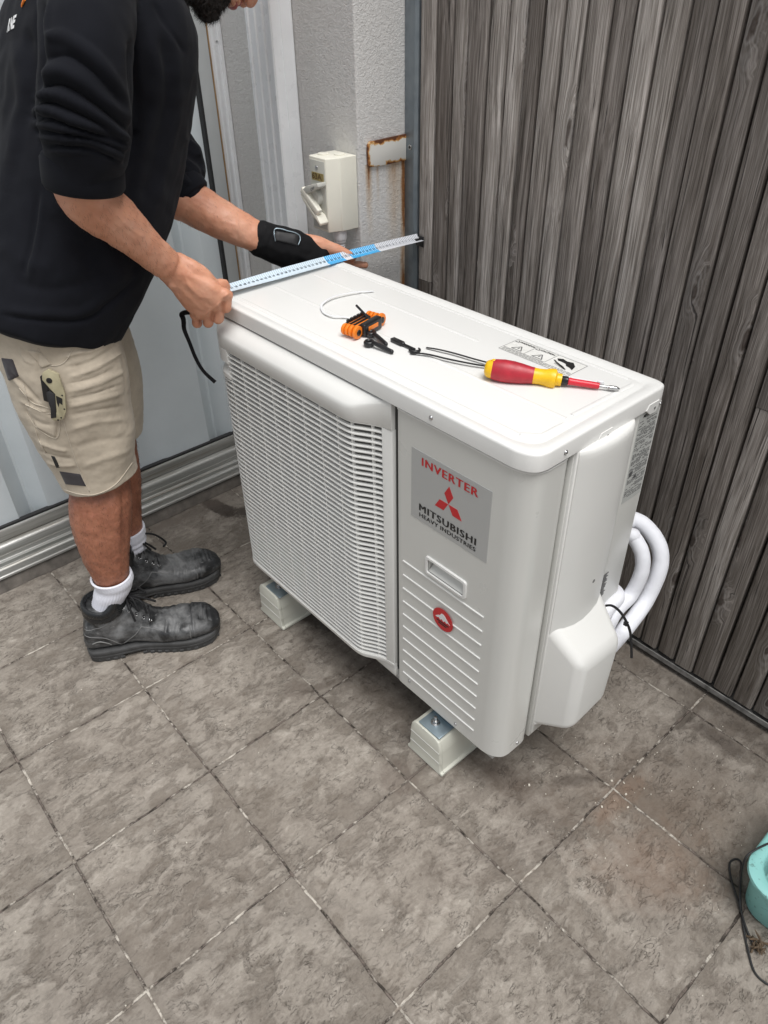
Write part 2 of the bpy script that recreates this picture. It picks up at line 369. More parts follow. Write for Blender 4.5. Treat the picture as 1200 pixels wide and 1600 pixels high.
def m_floor():
    t = NT('slate_look_tiles'); geo = t.n('ShaderNodeNewGeometry').outputs['Position']
    pos = geo; t.pos = geo
    sep = t.n('ShaderNodeSeparateXYZ'); 
    wob = t.n('ShaderNodeTexNoise'); wob.inputs['Scale'].default_value = 16; wob.inputs['Detail'].default_value = 4; t.l(pos, wob.inputs['Vector'])
    ws = t.n('ShaderNodeVectorMath', operation='SCALE'); t.l(wob.outputs['Color'], ws.inputs[0]); ws.inputs['Scale'].default_value = .008
    wa = t.n('ShaderNodeVectorMath', operation='ADD'); t.l(pos, wa.inputs[0]); t.l(ws.outputs[0], wa.inputs[1]); t.l(wa.outputs[0], sep.inputs[0])
    u = t.math('DIVIDE', t.math('SUBTRACT', sep.outputs[0], TX+.004), TS); v = t.math('DIVIDE', t.math('SUBTRACT', sep.outputs[1], TY+.004), TS)
    def dl(a):
        f = t.math('FRACT', a); return t.math('MULTIPLY', t.math('MINIMUM', f, t.math('SUBTRACT', 1, f)), TS)
    du, dv = dl(u), dl(v); d = t.math('MINIMUM', du, dv)
    cid = t.n('ShaderNodeCombineXYZ'); t.l(t.math('FLOOR', u), cid.inputs[0]); t.l(t.math('FLOOR', v), cid.inputs[1])
    wn = t.n('ShaderNodeTexWhiteNoise', noise_dimensions='3D'); t.l(cid.outputs[0], wn.inputs['Vector'])
    cs = t.n('ShaderNodeVectorMath', operation='SCALE'); t.l(wn.outputs['Color'], cs.inputs[0]); cs.inputs['Scale'].default_value = 5.0
    pv = t.n('ShaderNodeVectorMath', operation='ADD'); t.l(pos, pv.inputs[0]); t.l(cs.outputs[0], pv.inputs[1]); pv = pv.outputs[0]
    A = t.noise(1, 7, .66, t.map(pv, (42, 20, 1), rot=(0, 0, .5)), .5)          # directional slate relief
    B = t.noise(150, 5, .7, pos)
    Cc = t.noise(7, 6, .62, pv, .7)
    D = t.noise(2.6, 5, .6, pos)
    E = t.noise(1, 6, .7, t.map(pv, (95, 55, 1), rot=(0, 0, .5)), .8)
    G = t.noise(1, 5, .75, t.map(pv, (260, 150, 1), rot=(0, 0, .5)), 1.2)
    tone = t.math('ADD', t.math('ADD', t.math('MULTIPLY', A, .30), t.math('MULTIPLY', B, .14)), t.math('ADD', t.math('MULTIPLY', Cc, .18), t.math('ADD', t.math('MULTIPLY', E, .26), t.math('MULTIPLY', G, .14))))
    edge = t.math('MULTIPLY', d, 14, clamp=True)                               # joint side 0, middle 1
    rmk = t.math('ADD', t.math('ADD', t.math('MULTIPLY', Cc, .75), t.math('MULTIPLY', A, .45)), t.math('MULTIPLY', edge, .10))
    rough = t.ramp(rmk, [(.60, 0.0), (.66, 1.0)])
    c_s = t.ramp(tone, [(.43, (.148, .126, .104)), (.50, (.208, .183, .155)), (.57, (.252, .224, .192))])
    c_r = t.ramp(tone, [(.42, (.13, .11, .091)), (.485, (.224, .198, .169)), (.54, (.280, .251, .216)), (.62, (.385, .352, .31))])
    c = t.mix(rough, c_s, c_r)
    ck = t.noise(1, 4, .6, t.map(pv, (60, 24, 1), rot=(0, 0, .5)), 1.6)
    ckl = t.math('SUBTRACT', 1.0, t.math('DIVIDE', t.math('ABSOLUTE', t.math('SUBTRACT', ck, .5)), .016), clamp=True)
    ckl = t.math('MULTIPLY', ckl, t.math('MULTIPLY', t.ramp(t.noise(24, 4, .6, pv), [(.48, 0.0), (.56, 1.0)]), t.math('ADD', .5, t.math('MULTIPLY', rough, .4))))
    c = t.mix(ckl, c, (.055, .044, .035))
    tv = t.ramp(wn.outputs['Value'], [(0, (.88, .87, .86)), (1, (1.08, 1.07, 1.06))])
    c = t.mix(1.0, c, tv, 'MULTIPLY')
    # damp-looking darker fields with a hard wavy margin
    damp = t.ramp(t.math('ADD', D, t.math('MULTIPLY', t.math('SUBTRACT', Cc, .5), .35)), [(.50, 0.0), (.512, .34), (.6, .22)])
    c = t.mix(damp, c, (.155, .13, .108))
    pale = t.ramp(t.math('ADD', t.noise(4.5, 5, .6, pos), t.math('MULTIPLY', t.math('SUBTRACT', A, .5), .5)), [(.53, 0.0), (.58, .28), (.7, .12)])
    c = t.mix(pale, c, (.38, .345, .30))
    # drip spots
    def spots(scale, thr, seed, amt, colr, grow=.02):
        vo = t.n('ShaderNodeTexVoronoi'); vo.inputs['Scale'].default_value = scale; vo.inputs['Randomness'].default_value = 1
        t.l(t.map(pos, (1, 1, 1), loc=(seed, seed*1.7, 0)), vo.inputs['Vector'])
        sc = t.n('ShaderNodeSeparateColor'); t.l(vo.outputs['Color'], sc.inputs[0])
        rr = t.math('MULTIPLY', t.math('SUBTRACT', sc.outputs[0], .55, clamp=True), thr)
        dd = t.math('ADD', vo.outputs['Distance'], t.math('MULTIPLY', t.math('SUBTRACT', t.noise(45, 4, .6, pos), .5), .22))
        k = t.math('MULTIPLY', t.math('SUBTRACT', t.math('SUBTRACT', rr, dd), -.0, clamp=True), 25, clamp=True)
        return t.math('MULTIPLY', k, amt)
    c = t.mix(spots(16, .50, 3, .42, None), c, (.11, .088, .07))
    c = t.mix(spots(55, .45, 9, .5, None), c, (.1, .08, .065))
    # singular marks
    nz = t.math('SUBTRACT', t.noise(26, 6, .7, pos), .5)
    def blob(x, y, rx, ry, ang, amt, colr, soft=.25, streak=False, c=None, rough=1.0):
        m = t.map(pos, (1, 1, 1)); 
        sub = t.n('ShaderNodeVectorMath', operation='SUBTRACT'); t.l(pos, sub.inputs[0]); sub.inputs[1].default_value = (x, y, 0)
        ro = t.map(sub.outputs[0], (1, 1, 0), rot=(0, 0, -ang)); q = t.map(ro, (1/rx, 1/ry, 0))
        ln = t.n('ShaderNodeVectorMath', operation='LENGTH'); t.l(q, ln.inputs[0])
        dd = t.math('ADD', ln.outputs['Value'], t.math('MULTIPLY', nz, 1.5*rough))
        k = t.math('MULTIPLY', t.math('DIVIDE', t.math('SUBTRACT', 1.0, dd), soft, clamp=True), amt)
        if streak:
            st = t.ramp(t.noise(1, 4, .6, t.map(ro, (9, 160, 1))), [(.35, .25), (.6, 1.0)]); k = t.math('MULTIPLY', k, st)
        return t.mix(k, c, colr)
    dk = (.05, .038, .03)
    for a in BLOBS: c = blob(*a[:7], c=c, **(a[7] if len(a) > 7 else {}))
    # joints: pale mortar broken by dark gaps
    g = t.ramp(t.noise(13, 6, .75, pos), [(.45, 0.0), (.52, 1.0)])
    g2 = t.ramp(t.noise(55, 4, .6, pos), [(.4, 0.0), (.55, 1.0)])
    wdt = t.math('ADD', .0004, t.math('MULTIPLY', t.noise(45, 5, .7, pos), .0040))
    jm = t.math('MULTIPLY', t.math('SUBTRACT', wdt, d), 1100, clamp=True)
    jc = t.mix(g, t.mix(g2, (.24, .205, .17), (.50, .46, .40)), t.mix(g2, (.035, .028, .022), (.16, .13, .11)))
    near = t.math('MULTIPLY', t.math('SUBTRACT', 1.0, t.math('DIVIDE', d, .016), clamp=True), .35)
    c = t.mix(near, c, (.13, .11, .09))
    c = t.mix(jm, c, jc)
    h = t.math('SUBTRACT', t.math('SUBTRACT', t.math('ADD', t.math('MULTIPLY', tone, t.math('ADD', .5, t.math('MULTIPLY', rough, .7))), t.math('MULTIPLY', B, .2)), t.math('MULTIPLY', ckl, .25)), t.math('MULTIPLY', jm, t.math('ADD', .25, t.math('MULTIPLY', g, .5))))
    return t.out(c, t.ramp(tone, [(.4, .62), (.6, .8)]), t.bump(h, 1.0, .0038), Specular_IOR_Level=.35)
dk = (.045, .034, .027)
br = (.155, .115, .085)
BLOBS = [
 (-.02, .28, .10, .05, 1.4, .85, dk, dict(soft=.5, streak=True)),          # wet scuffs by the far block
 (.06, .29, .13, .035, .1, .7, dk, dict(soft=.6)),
 (.217, .118, .035, .03, .3, .4, (.12, .095, .078), {}),
 (.245, .165, .012, .075, -.35, .55, (.10, .08, .065), dict(soft=.5)),
 (.536, .14, .045, .045, .2, .45, (.13, .10, .082), {}),
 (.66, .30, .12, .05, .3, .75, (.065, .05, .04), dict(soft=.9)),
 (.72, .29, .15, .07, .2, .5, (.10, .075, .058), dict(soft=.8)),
 (.78, .18, .20, .06, 1.15, .45, (.11, .085, .068), dict(soft=.5, streak=True)),
 (.93, .48, .28, .18, .6, .62, br, dict(soft=1.1)),
 (.98, .36, .16, .10, .9, .45, (.2, .13, .09), dict(soft=.9)),
 (.855, .43, .10, .03, 1.5, .4, (.22, .13, .08), dict(soft=.7)),
 (.775, .40, .06, .02, .95, .6, (.06, .046, .037), dict(soft=.6)),
 (.84, .70, .02, .05, .1, .65, (.05, .04, .032), dict(soft=.6)),
 (.92, .70, .09, .025, .1, .6, (.07, .055, .045), dict(soft=.5)),
 (-.50, .36, .09, .03, .2, .85, dk, dict(soft=.3)),
 (-.42, .45, .12, .03, 1.2, .8, dk, dict(soft=.3)),
 (-.36, -.07, .07, .05, .6, .45, (.09, .072, .06), dict(soft=.3)),
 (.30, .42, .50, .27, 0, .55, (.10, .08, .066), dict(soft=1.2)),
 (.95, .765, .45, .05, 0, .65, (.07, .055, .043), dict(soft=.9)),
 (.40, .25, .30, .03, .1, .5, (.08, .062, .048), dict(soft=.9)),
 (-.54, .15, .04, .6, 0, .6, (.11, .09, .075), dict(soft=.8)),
]
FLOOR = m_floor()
def m_skin():
    t = NT('skin'); n1 = t.noise(22, 5, .6); n2 = t.noise(140, 4, .6)
    sep = t.n('ShaderNodeSeparateXYZ'); t.l(t.n('ShaderNodeNewGeometry').outputs['Position'], sep.inputs[0]); Z = sep.outputs[2]
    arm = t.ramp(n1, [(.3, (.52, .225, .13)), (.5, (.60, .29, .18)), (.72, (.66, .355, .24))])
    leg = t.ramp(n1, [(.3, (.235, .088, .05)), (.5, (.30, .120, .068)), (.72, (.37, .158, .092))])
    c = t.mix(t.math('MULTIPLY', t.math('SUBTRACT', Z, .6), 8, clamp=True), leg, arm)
    c = t.mix(t.ramp(n2, [(.4, .0), (.7, .22)]), c, (.62, .25, .17))
    vk = t.n('ShaderNodeTexVoronoi'); vk.inputs['Scale'].default_value = 210; t.l(t.map(t.pos, (1, 1, .35)), vk.inputs['Vector'])
    hair = t.math('MULTIPLY', t.ramp(vk.outputs['Distance'], [(.05, .75), (.20, 0.0)]), t.math('MULTIPLY', t.math('SUBTRACT', .56, Z), 12, clamp=True))
    c = t.mix(hair, c, (.05, .025, .015))
    v2 = t.n('ShaderNodeTexVoronoi'); v2.inputs['Scale'].default_value = 420; t.l(t.pos, v2.inputs['Vector'])
    h = t.math('ADD', t.math('MULTIPLY', v2.outputs['Distance'], .5), n2)
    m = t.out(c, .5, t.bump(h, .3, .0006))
    t.b.inputs['Subsurface Weight'].default_value = .12; t.b.inputs['Subsurface Radius'].default_value = (.008, .003, .0015)
    t.b.inputs['Subsurface Scale'].default_value = 1.0
    return m
SKIN = m_skin()
def cloth(name, c, rough=.9, weave=900, var=.1, vs=14, bd=.0004, sheen=.15, stain=None):
    t = NT(name); n1 = t.noise(vs, 6, .6); n2 = t.noise(weave, 2, .5); n3 = t.noise(90, 5, .6)
    col = t.ramp(t.math('ADD', t.math('MULTIPLY', n1, .7), t.math('MULTIPLY', n3, .3)), [(.32, tuple(x*(1-var) for x in c)), (.7, tuple(x*(1+var) for x in c))])
    if stain: col = t.mix(t.ramp(t.noise(9, 6, .65), [(.56, 0.0), (.72, .5)]), col, stain)
    m = t.out(col, rough, t.bump(t.math('ADD', n2, t.math('MULTIPLY', n3, .6)), .45, bd), Specular_IOR_Level=.25)
    t.b.inputs['Sheen Weight'].default_value = sheen; t.b.inputs['Sheen Roughness'].default_value = .5
    return m
KNIT = cloth('black_fleece', (.0045, .0052, .0085), .95, 1400, .12, sheen=.02)
KHAKI = cloth('khaki_cotton', (.50, .435, .345), .88, 1100, .12, 30, stain=(.3, .25, .19), sheen=.1)
KHAKI2 = cloth('khaki_stitching', (.55, .49, .4), .88, 1100, .08, 30)
DKPATCH = cloth('dark_reinforcement', (.05, .045, .05), .6, 700, .2)
SOCKM = cloth('white_sock', (.72, .73, .80), .92, 900, .04)
NEOP = cloth('black_neoprene', (.005, .005, .006), .8, 700, .2, sheen=.0)
def m_leather():
    t = NT('scuffed_black_leather'); n1 = t.noise(30, 6, .7); n2 = t.noise(13, 5, .6, dist=.4); n3 = t.noise(150, 5, .6)
    c = t.ramp(n1, [(.3, (.012, .0125, .013)), (.65, (.026, .027, .029)), (.85, (.05, .051, .054))])
    dust = t.ramp(t.math('ADD', n2, t.math('MULTIPLY', t.math('SUBTRACT', n1, .5), .5)), [(.42, 0.0), (.68, .75)])
    c = t.mix(dust, c, (.21, .212, .212))
    sc = t.ramp(t.noise(1, 5, .7, t.map(t.pos, (170, 50, 90), rot=(0, 0, .5))), [(.63, 0.0), (.70, .55)])
    c = t.mix(sc, c, (.32, .32, .32))
    return t.out(c, t.ramp(n2, [(.4, .33), (.62, .6)]), t.bump(t.math('ADD', n3, t.math('MULTIPLY', n1, .6)), .3, .0008))
LEATH = m_leather()
LEATHS = simple('padded_collar', (.012, .013, .014), .3, var=.3, vs=20, bs=40, bd=.003)
SOLEM = simple('dusty_sole', (.05, .05, .05), .75, var=.4, vs=30, bs=80, bd=.001)
BEARD = simple('beard_hair', (.010, .006, .004), .6, var=.3, vs=90, bs=500, bd=.001)
LIP = simple('lips', (.33, .09, .08), .4)
def m_reflsheet():
    t = NT('reflection_sheet_paint'); n = t.noise(4, 5, .6); c = t.ramp(n, [(.3, (.60, .655, .68)), (.7, (.68, .735, .76))])
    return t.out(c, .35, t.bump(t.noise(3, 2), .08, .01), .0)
REFLSHEET = m_reflsheet()  # colour of the sheet that imitates a reflection in the door glass
def m_glass():
    m = bpy.data.materials.new('window_glass'); m.use_nodes = True; t = m.node_tree; N = t.nodes; N.remove(N['Principled BSDF'])
    a = N.new('ShaderNodeBsdfTransparent'); a.inputs[0].default_value = (.86, .9, .9, 1); b = N.new('ShaderNodeBsdfGlossy'); b.inputs['Roughness'].default_value = .03
    f = N.new('ShaderNodeFresnel'); f.inputs[0].default_value = 1.5; x = N.new('ShaderNodeMixShader')
    t.links.new(f.outputs[0], x.inputs[0]); t.links.new(a.outputs[0], x.inputs[1]); t.links.new(b.outputs[0], x.inputs[2]); t.links.new(x.outputs[0], N['Material Output'].inputs[0])
    return m
GLASS = m_glass()
CONC = simple('damp_concrete', (.13, .115, .10), .85, var=.5, vs=25, bs=60, bd=.004)
def m_teal():
    t = NT('faded_teal_plastic'); n = t.noise(18, 6, .7)
    c = t.ramp(t.noise(5, 5), [(.3, (.22, .50, .47)), (.7, (.29, .60, .57))])
    c = t.mix(t.ramp(n, [(.56, 0.0), (.68, .55)]), c, (.12, .13, .11)); c = t.mix(t.ramp(t.noise(120, 3), [(.62, 0.0), (.7, .5)]), c, (.05, .06, .05))
    return t.out(c, .5, t.bump(n, .2, .001))
TEAL = m_teal()
# ================================================================== SETTING
m = MB(); m.add([(-40, -40, 0), (40, -40, 0), (40, 40, 0), (-40, 40, 0)], [(0, 1, 2, 3)])
floor = m.build('floor', FLOOR); tag(floor, 'grey brown slate look floor tiles with pale broken joints', kind='structure')
# low concrete step under the door
XD = -.573
m = MB(); ys = np.linspace(-3.2, .645, 150)
R = []
for y in ys:
    j = noise.noise(Vector((y*14, 0, 0)))*.004
    R.append([(XD-.16, y, 0.001), (XD+.012+j, y, 0.001), (XD+.006+j, y, .018), (XD-.004, y, .034+j*.5), (XD-.16, y, .034)])
m.rings(R); st = m.build('step', CONC, smooth=40); tag(st, 'dark damp concrete edge under the sliding door', kind='structure')
# rendered wall with its projecting pier
XP, YW = -.138, .646
m = MB(); m.box((-.66, YW, .0), (XP, YW+.25, 2.9))
wall = m.build('rendered_wall', WALL, bevel=.004, seg=3); tag(wall, 'pale grey textured rendered wall corner carrying the isolator switch', 'wall')
# rusty bracket
m = MB(); a0 = .668; a1 = .779
poly = [(a0+.004, .957), (a0, .962), (a0-.001, .985), (a0, 1.001), (a0+.006, 1.007), (a1, 1.009), (a1, .956), (a0+.05, .955)]
m.prism(poly, XP+.0015, XP+.0065, lambda p, h: (h, p[0], p[1]))
m.build('steel_bracket', RUSTP, bevel=.0012); tag(bpy.data.objects['steel_bracket'], 'white painted flat steel bracket with rusted edges on the wall corner', 'bracket')
# white duct beside the switch
dr = root('wall_duct', (-.39, .62, 0), 'tall white ribbed aluminium cover profile running up the wall left of the switch', 'cover profile')
m = MB(); pr = [(-.443, YW-.002), (-.443, .600), (-.440, .594), (-.432, .594), (-.430, .597), (-.412, .597), (-.410, .5935), (-.405, .5935), (-.403, .597), (-.383, .597), (-.381, .593), (-.375, .593), (-.373, .5965), (-.352, .5965), (-.350, .591), (-.343, .590), (-.340, .593), (-.340, .6135), (-.3412, .6143), (-.3412, .6157), (-.340, .6165), (-.340, .642), (-.338, .644), (-.338, YW-.002)]
m.prism(pr, 0.03, 2.7, lambda p, h: (p[0], p[1], h)); m.build('profile_body', WHALU, dr, smooth=30)
# sliding door
dr = root('sliding_door', (-.62, -.6, .034), 'large sliding door, blue grey ribbed sheet standing in for its glass reflection, in an aluminium frame above a grimy track', 'door')
Y0, Y1 = -3.0, .60
XG = -.652
zg = P(0, 793, x=-.63).z
prof = [(-.66, .0345), (XD+.004, .0345), (XD+.004, .040), (XD, .042), (XD-.001, .057), (XD-.006, .061), (XD-.012, .061), (XD-.0125, .055), (XD-.02, .055), (XD-.0205, .066), (XD-.024, .067), (XD-.030, .067), (XD-.0305, .063), (XD-.036, .063), (XD-.0365, .076), (XD-.039, .076), (XD-.0395, .068), (XD-.048, .068), (XD-.0485, .088), (XD-.052, .093), (XD-.062, .095), (-.66, .095)]
m = MB(); m.prism(prof, Y0, Y1, lambda p, h: (p[0], h, p[1])); m.build('track', ALU, dr, bevel=.0007, seg=1)
m = MB(); pr = [(-.668, .096), (-.640, .096), (-.638, .098), (-.638, .120), (-.6375, .126), (-.640, .129), (-.6455, .1295), (-.6455, .127), (-.668, .127)]
m.prism(pr, Y0, .535, lambda p, h: (p[0], h, p[1])); m.build('bottom_rail', ALU, dr, bevel=.0008, seg=1)
m = MB(); m.box((-.660, Y0, .1275), (-.6465, .533, .134)); m.build('glazing_seal', RUBBER, dr)
# seal, stile, jamb
yl = P(355, 440, x=-.64).y
m = MB(); m.box((-.665, yl-.003, .13), (-.639, yl+.004, 2.4)); m.build('door_seal', RUBBER, dr)
m = MB(); m.box((-.668, yl+.0045, .10), (-.640, yl+.040, 2.4)); m.build('stile', simple('grey_white_stile', (.52, .54, .54), .4, var=.04), dr, bevel=.0015)
m = MB(); m.box((-.66, yl+.041, .10), (-.6405, yl+.044, 2.4)); m.build('brush_strip', simple('brown_strip', (.33, .21, .10), .8, var=.2), dr)
jb = yl+.0455
m = MB()
pr = [(-.66, jb), (-.632, jb), (-.630, jb+.002), (-.630, jb+.010), (-.6325, jb+.011), (-.6325, jb+.018), (-.628, jb+.019), (-.628, jb+.027), (-.631, jb+.028), (-.631, jb+.036), (-.66, jb+.036)]
m.prism(pr, .10, 2.4, lambda p, h: (p[0], p[1], h)); jamb = m.build('jamb', WHALU, dr, bevel=.0006, seg=1)
m = MB(); q = P(343, 64, x=-.63)
for zz in (q.z, q.z-.6): m = MB(); m.ball((-.6325, jb+.0145, zz), .0028, 10, 6); m.build('screw', SCREW, jamb)
# ribbed sheet standing in for a fence mirrored in the door glass
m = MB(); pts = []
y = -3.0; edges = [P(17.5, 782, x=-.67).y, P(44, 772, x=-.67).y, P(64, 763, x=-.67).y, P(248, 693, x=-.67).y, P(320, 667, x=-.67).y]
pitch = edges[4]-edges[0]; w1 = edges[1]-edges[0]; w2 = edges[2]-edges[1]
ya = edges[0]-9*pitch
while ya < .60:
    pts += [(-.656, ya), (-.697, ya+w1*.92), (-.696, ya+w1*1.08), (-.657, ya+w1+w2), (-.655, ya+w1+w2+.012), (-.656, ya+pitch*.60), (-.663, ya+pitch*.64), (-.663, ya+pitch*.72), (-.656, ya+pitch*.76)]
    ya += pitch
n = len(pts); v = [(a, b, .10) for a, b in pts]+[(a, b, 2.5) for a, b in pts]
m.add(v, [(i, i+1, i+1+n, i+n) for i in range(n-1)]); m.build('reflection_sheet', REFLSHEET, dr, smooth=20, fixn=False)
m = MB(); m.box((-.82, -3.2, 0), (-.72, .60, 2.9)); m.build('house_wall', WALL); tag(bpy.data.objects['house_wall'], 'rendered house wall standing behind the ribbed sheet that imitates the door reflection', 'wall')
# ------------------------------------------------------------------ fence
YF = .789
fr = root('timber_fence', (1.0, YF, 0), 'weathered grey fence of close vertical timber battens behind the air conditioner', 'fence')
gaps = [P(u, 200, y=YF).x for u in (652, 680, 703, 726, 755, 785, 810, 834)]
x = gaps[-1]
for k in range(80):
    x += random.uniform(.043, .050); gaps.append(x)
gaps = [-.100]+gaps[1:]
def board(mb, x0, x1, z0, z1, y, rnd, lean, cols, twist):
    c = (x0+x1)/2; w = (x1-x0)/2; nz = 26; R = []; b = .0026
    for i in range(nz+1):
        z = z0+(z1-z0)*i/nz; dx = lean*(z-1.0)+noise.noise(Vector((rnd*50, z*2.2, 0)))*.0009; ty = twist*(z-1)
        wj = w+noise.noise(Vector((rnd*90, z*3, 5)))*.0005
        prf = [(-wj, .018), (-wj, b), (-wj+b*.35, b*.35), (-wj+b, 0), (wj-b, 0), (wj-b*.35, b*.35), (wj, b), (wj, .018)]
        R.append([(c+dx+px, y+py+ty*px/w, z) for px, py in prf])
    k = len(mb.v); mb.rings(R); cols.append((k, len(mb.v), (random.random(), random.random(), random.random())))
m = MB(); cols = []
for i in range(len(gaps)-1):
    g = random.uniform(.0046, .0066)
    x0, x1 = gaps[i]+g/2, gaps[i+1]-g/2; y = YF+random.uniform(-.0035, .003); ln = random.uniform(-.0012, .0012); tw = random.uniform(-.0015, .0015)
    if random.random() < .22:
        zc = random.uniform(.3, 1.9)
        board(m, x0, x1, .034, zc-.0008, y, random.random(), ln, cols, tw); board(m, x0, x1, zc+.0008, 2.5, y+random.uniform(-.002, .002), random.random(), ln, cols, tw)
    else: board(m, x0, x1, .034+random.uniform(0, .004), 2.5, y, random.random(), ln, cols, tw)
def wood_obj(m, cols, name, parent):
    me = m.mesh(name); ca = me.color_attributes.new('rnd', 'FLOAT_COLOR', 'POINT'); arr = np.zeros((len(me.vertices), 4), np.float32)
    for a, b, c in cols: arr[a:b] = (*c, 1)
    ca.data.foreach_set('color', arr.ravel()); sm_angle(me, 50); return link_mesh(name, me, WOOD, parent)
wood_obj(m, cols, 'battens', fr)
m = MB(); cols = []
for i in range(0, len(gaps)-2, 2): board(m, gaps[i]+.024, gaps[i+2]+.022, .012, 2.45, YF+.032, random.random(), 0, cols, 0)
wood_obj(m, cols, 'added_backing', fr)  # boards added behind the battens to keep the gaps dark
m = MB(); L = gaps[-1]
m.prism([(YF-.004, .016), (YF-.004, .028), (YF-.001, .028), (YF-.001, .0185), (YF+.05, .0185), (YF+.05, .016)], -.10, L, lambda p, h: (h, p[0], p[1]))
m.build('bottom_rail', simple('weathered_rail', (.2, .195, .185), .7, metal=.1, var=.7, vs=40, bs=90, bd=.001), fr)
m = MB()
m.prism([(-.137, YF-.010), (-.108, YF-.010), (-.1015, YF-.004), (-.1015, YF+.05), (-.106, YF+.05), (-.106, YF-.001), (-.110, YF-.005), (-.137, YF-.005)], 0, 2.5, lambda p, h: (p[0], p[1], h))
po = m.build('post', GALVP, fr, bevel=.001, seg=2)
m = MB(); hz = P(641, 230, y=YF-.01)
for dz in (0, -.55, .5):
    m = MB(); c = Vector((hz.x, YF-.0102, hz.z+dz)); m.cyl(c, c+Vector((0, -.0016, 0)), .0058, 18); m.build('bolt_head', STEEL, po, bevel=.0006)
    m = MB(); c = Vector((hz.x, YF-.0119, hz.z+dz)); m.cyl(c, c+Vector((0, -.0004, 0)), .0032, 6); m.build('bolt_socket', BLKPL, po)
# ================================================================== ISOLATOR SWITCH
sr = root('isolator_switch', (-.185, YW, .832), 'cream weatherproof isolator switch with hinged cover flap on the rendered wall', 'switch')
X0, X1, YB = -.219, -.148, .572
zt, zb = .984, .834
m = MB()
pr = [(X0+.002, YW-.001), (X0, .60), (X0+.001, YB+.004), (X0+.006, YB), (X1-.010, YB), (X1, YB+.028), (X1+.003, YB+.030), (X1+.005, YW-.001)]
m.prism(pr, zb, zt, lambda p, h: (p[0], p[1]+(.010 if h > .9 and p[1] < .61 else 0)*.0, h)); body = m.build('switch_body', CREAM, sr, bevel=.0022, seg=3)
m = MB(); m.box((X0+.008, YB-.0012, zb+.006), (X1-.012, YB+.001, zt-.006)); m.build('face_plate', CREAM2, body, bevel=.0006)
for px, py in ((-.2, .60), (-.172, .622)): m = MB(); m.cyl((px, py, zt-.001), (px, py, zt+.0025), .0125, 24); m.build('knockout_cap', CREAM, body, bevel=.0006)
for z in (zt-.020, zb+.014): m = MB(); m.cyl((-.187, YB-.001, z), (-.187, YB-.0024, z), .0042, 16); m.build('screw', STEEL, body, bevel=.0005)
zl = zt-.038
m = MB(); m.box((X0+.014, YB-.0022, zl-.008), (X1-.016, YB-.001, zl+.008)); lab = m.build('rating_sticker', GOLD, body)
text_mb('63A', lambda u, v, h: (-.1875+u, YB-.0022-h, zl+v), .016, .0006, 1.25).build('lettering', BROWNINK, body, fixn=False)
# flap over the lever: two hinged curved covers
m = MB()
m.add([], [])
zc = .905
up = [(X0+.004, zc+.012), (X1-.012, zc+.036), (X1-.008, zc+.022), (X0+.026, zc+.004)]
m.prism([(X0-.002, zc+.010), (X0+.020, zc+.024), (X1-.010, zc+.036), (X1-.008, zc+.028), (X0+.030, zc+.012), (X0+.012, zc+.004)], YB-.024, YB-.001, lambda p, h: (p[0], h, p[1]))
m.build('upper_guard', CREAM2, body, bevel=.0015)
m = MB()
m.prism([(X0-.004, zc+.004), (X0+.004, zc-.008), (X0+.036, zc-.036), (X0+.046, zc-.040), (X1-.010, zc-.052), (X1-.008, zc-.046), (X0+.052, zc-.032), (X0+.040, zc-.028), (X0+.008, zc-.000)], YB-.024, YB-.001, lambda p, h: (p[0], h, p[1]))
m.build('lower_guard', CREAM, body, bevel=.0015)
m = MB(); m.obox((-.192, YB-.018, zc-.006), (1, 0, -.75), (0, 1, 0), (.75, 0, 1), .034, .0065, .0075); m.build('lever', CREAM, body, bevel=.003, seg=3)
m = MB(); m.cyl((-.187, YB-.001, zc), (-.187, YB-.014, zc), .017, 28); m.build('lever_hub', CREAM2, body, bevel=.001)
text_mb('OFF', lambda u, v, h: (-.176+u, YB-.024-h, zc+.022+v+u*.45), .008, .0002).build('lettering', GREYINK, body, fixn=False)
m = MB()
for i in range(3): m.box((-.196, YB-.0016, zb+.028+i*.006), (-.178, YB-.0011, zb+.0305+i*.006))
m.build('faint_print', GREYINK, body)
cr = root('conduit', (-.170, .607, .5), 'white screwed conduit with gland running down from the isolator switch', 'conduit')
m = MB(); c = (-.166, .608)
m.cyl((*c, .834), (*c, .812), .0155, 12); m.cyl((*c, .822), (*c, .806), .0135, 24); m.build('gland', WHPL, cr, bevel=.0012)
m = MB(); pts = []; rs = []
for i in range(0, 420):
    z = .8055-i*.0008; pts.append((*c, z)); rs.append(.0105+.0009*math.sin(i*.8*2*math.pi/4.6))
m.tube(pts, rs, 20); m.build('corrugated_pipe', WHPL, cr, smooth=60)
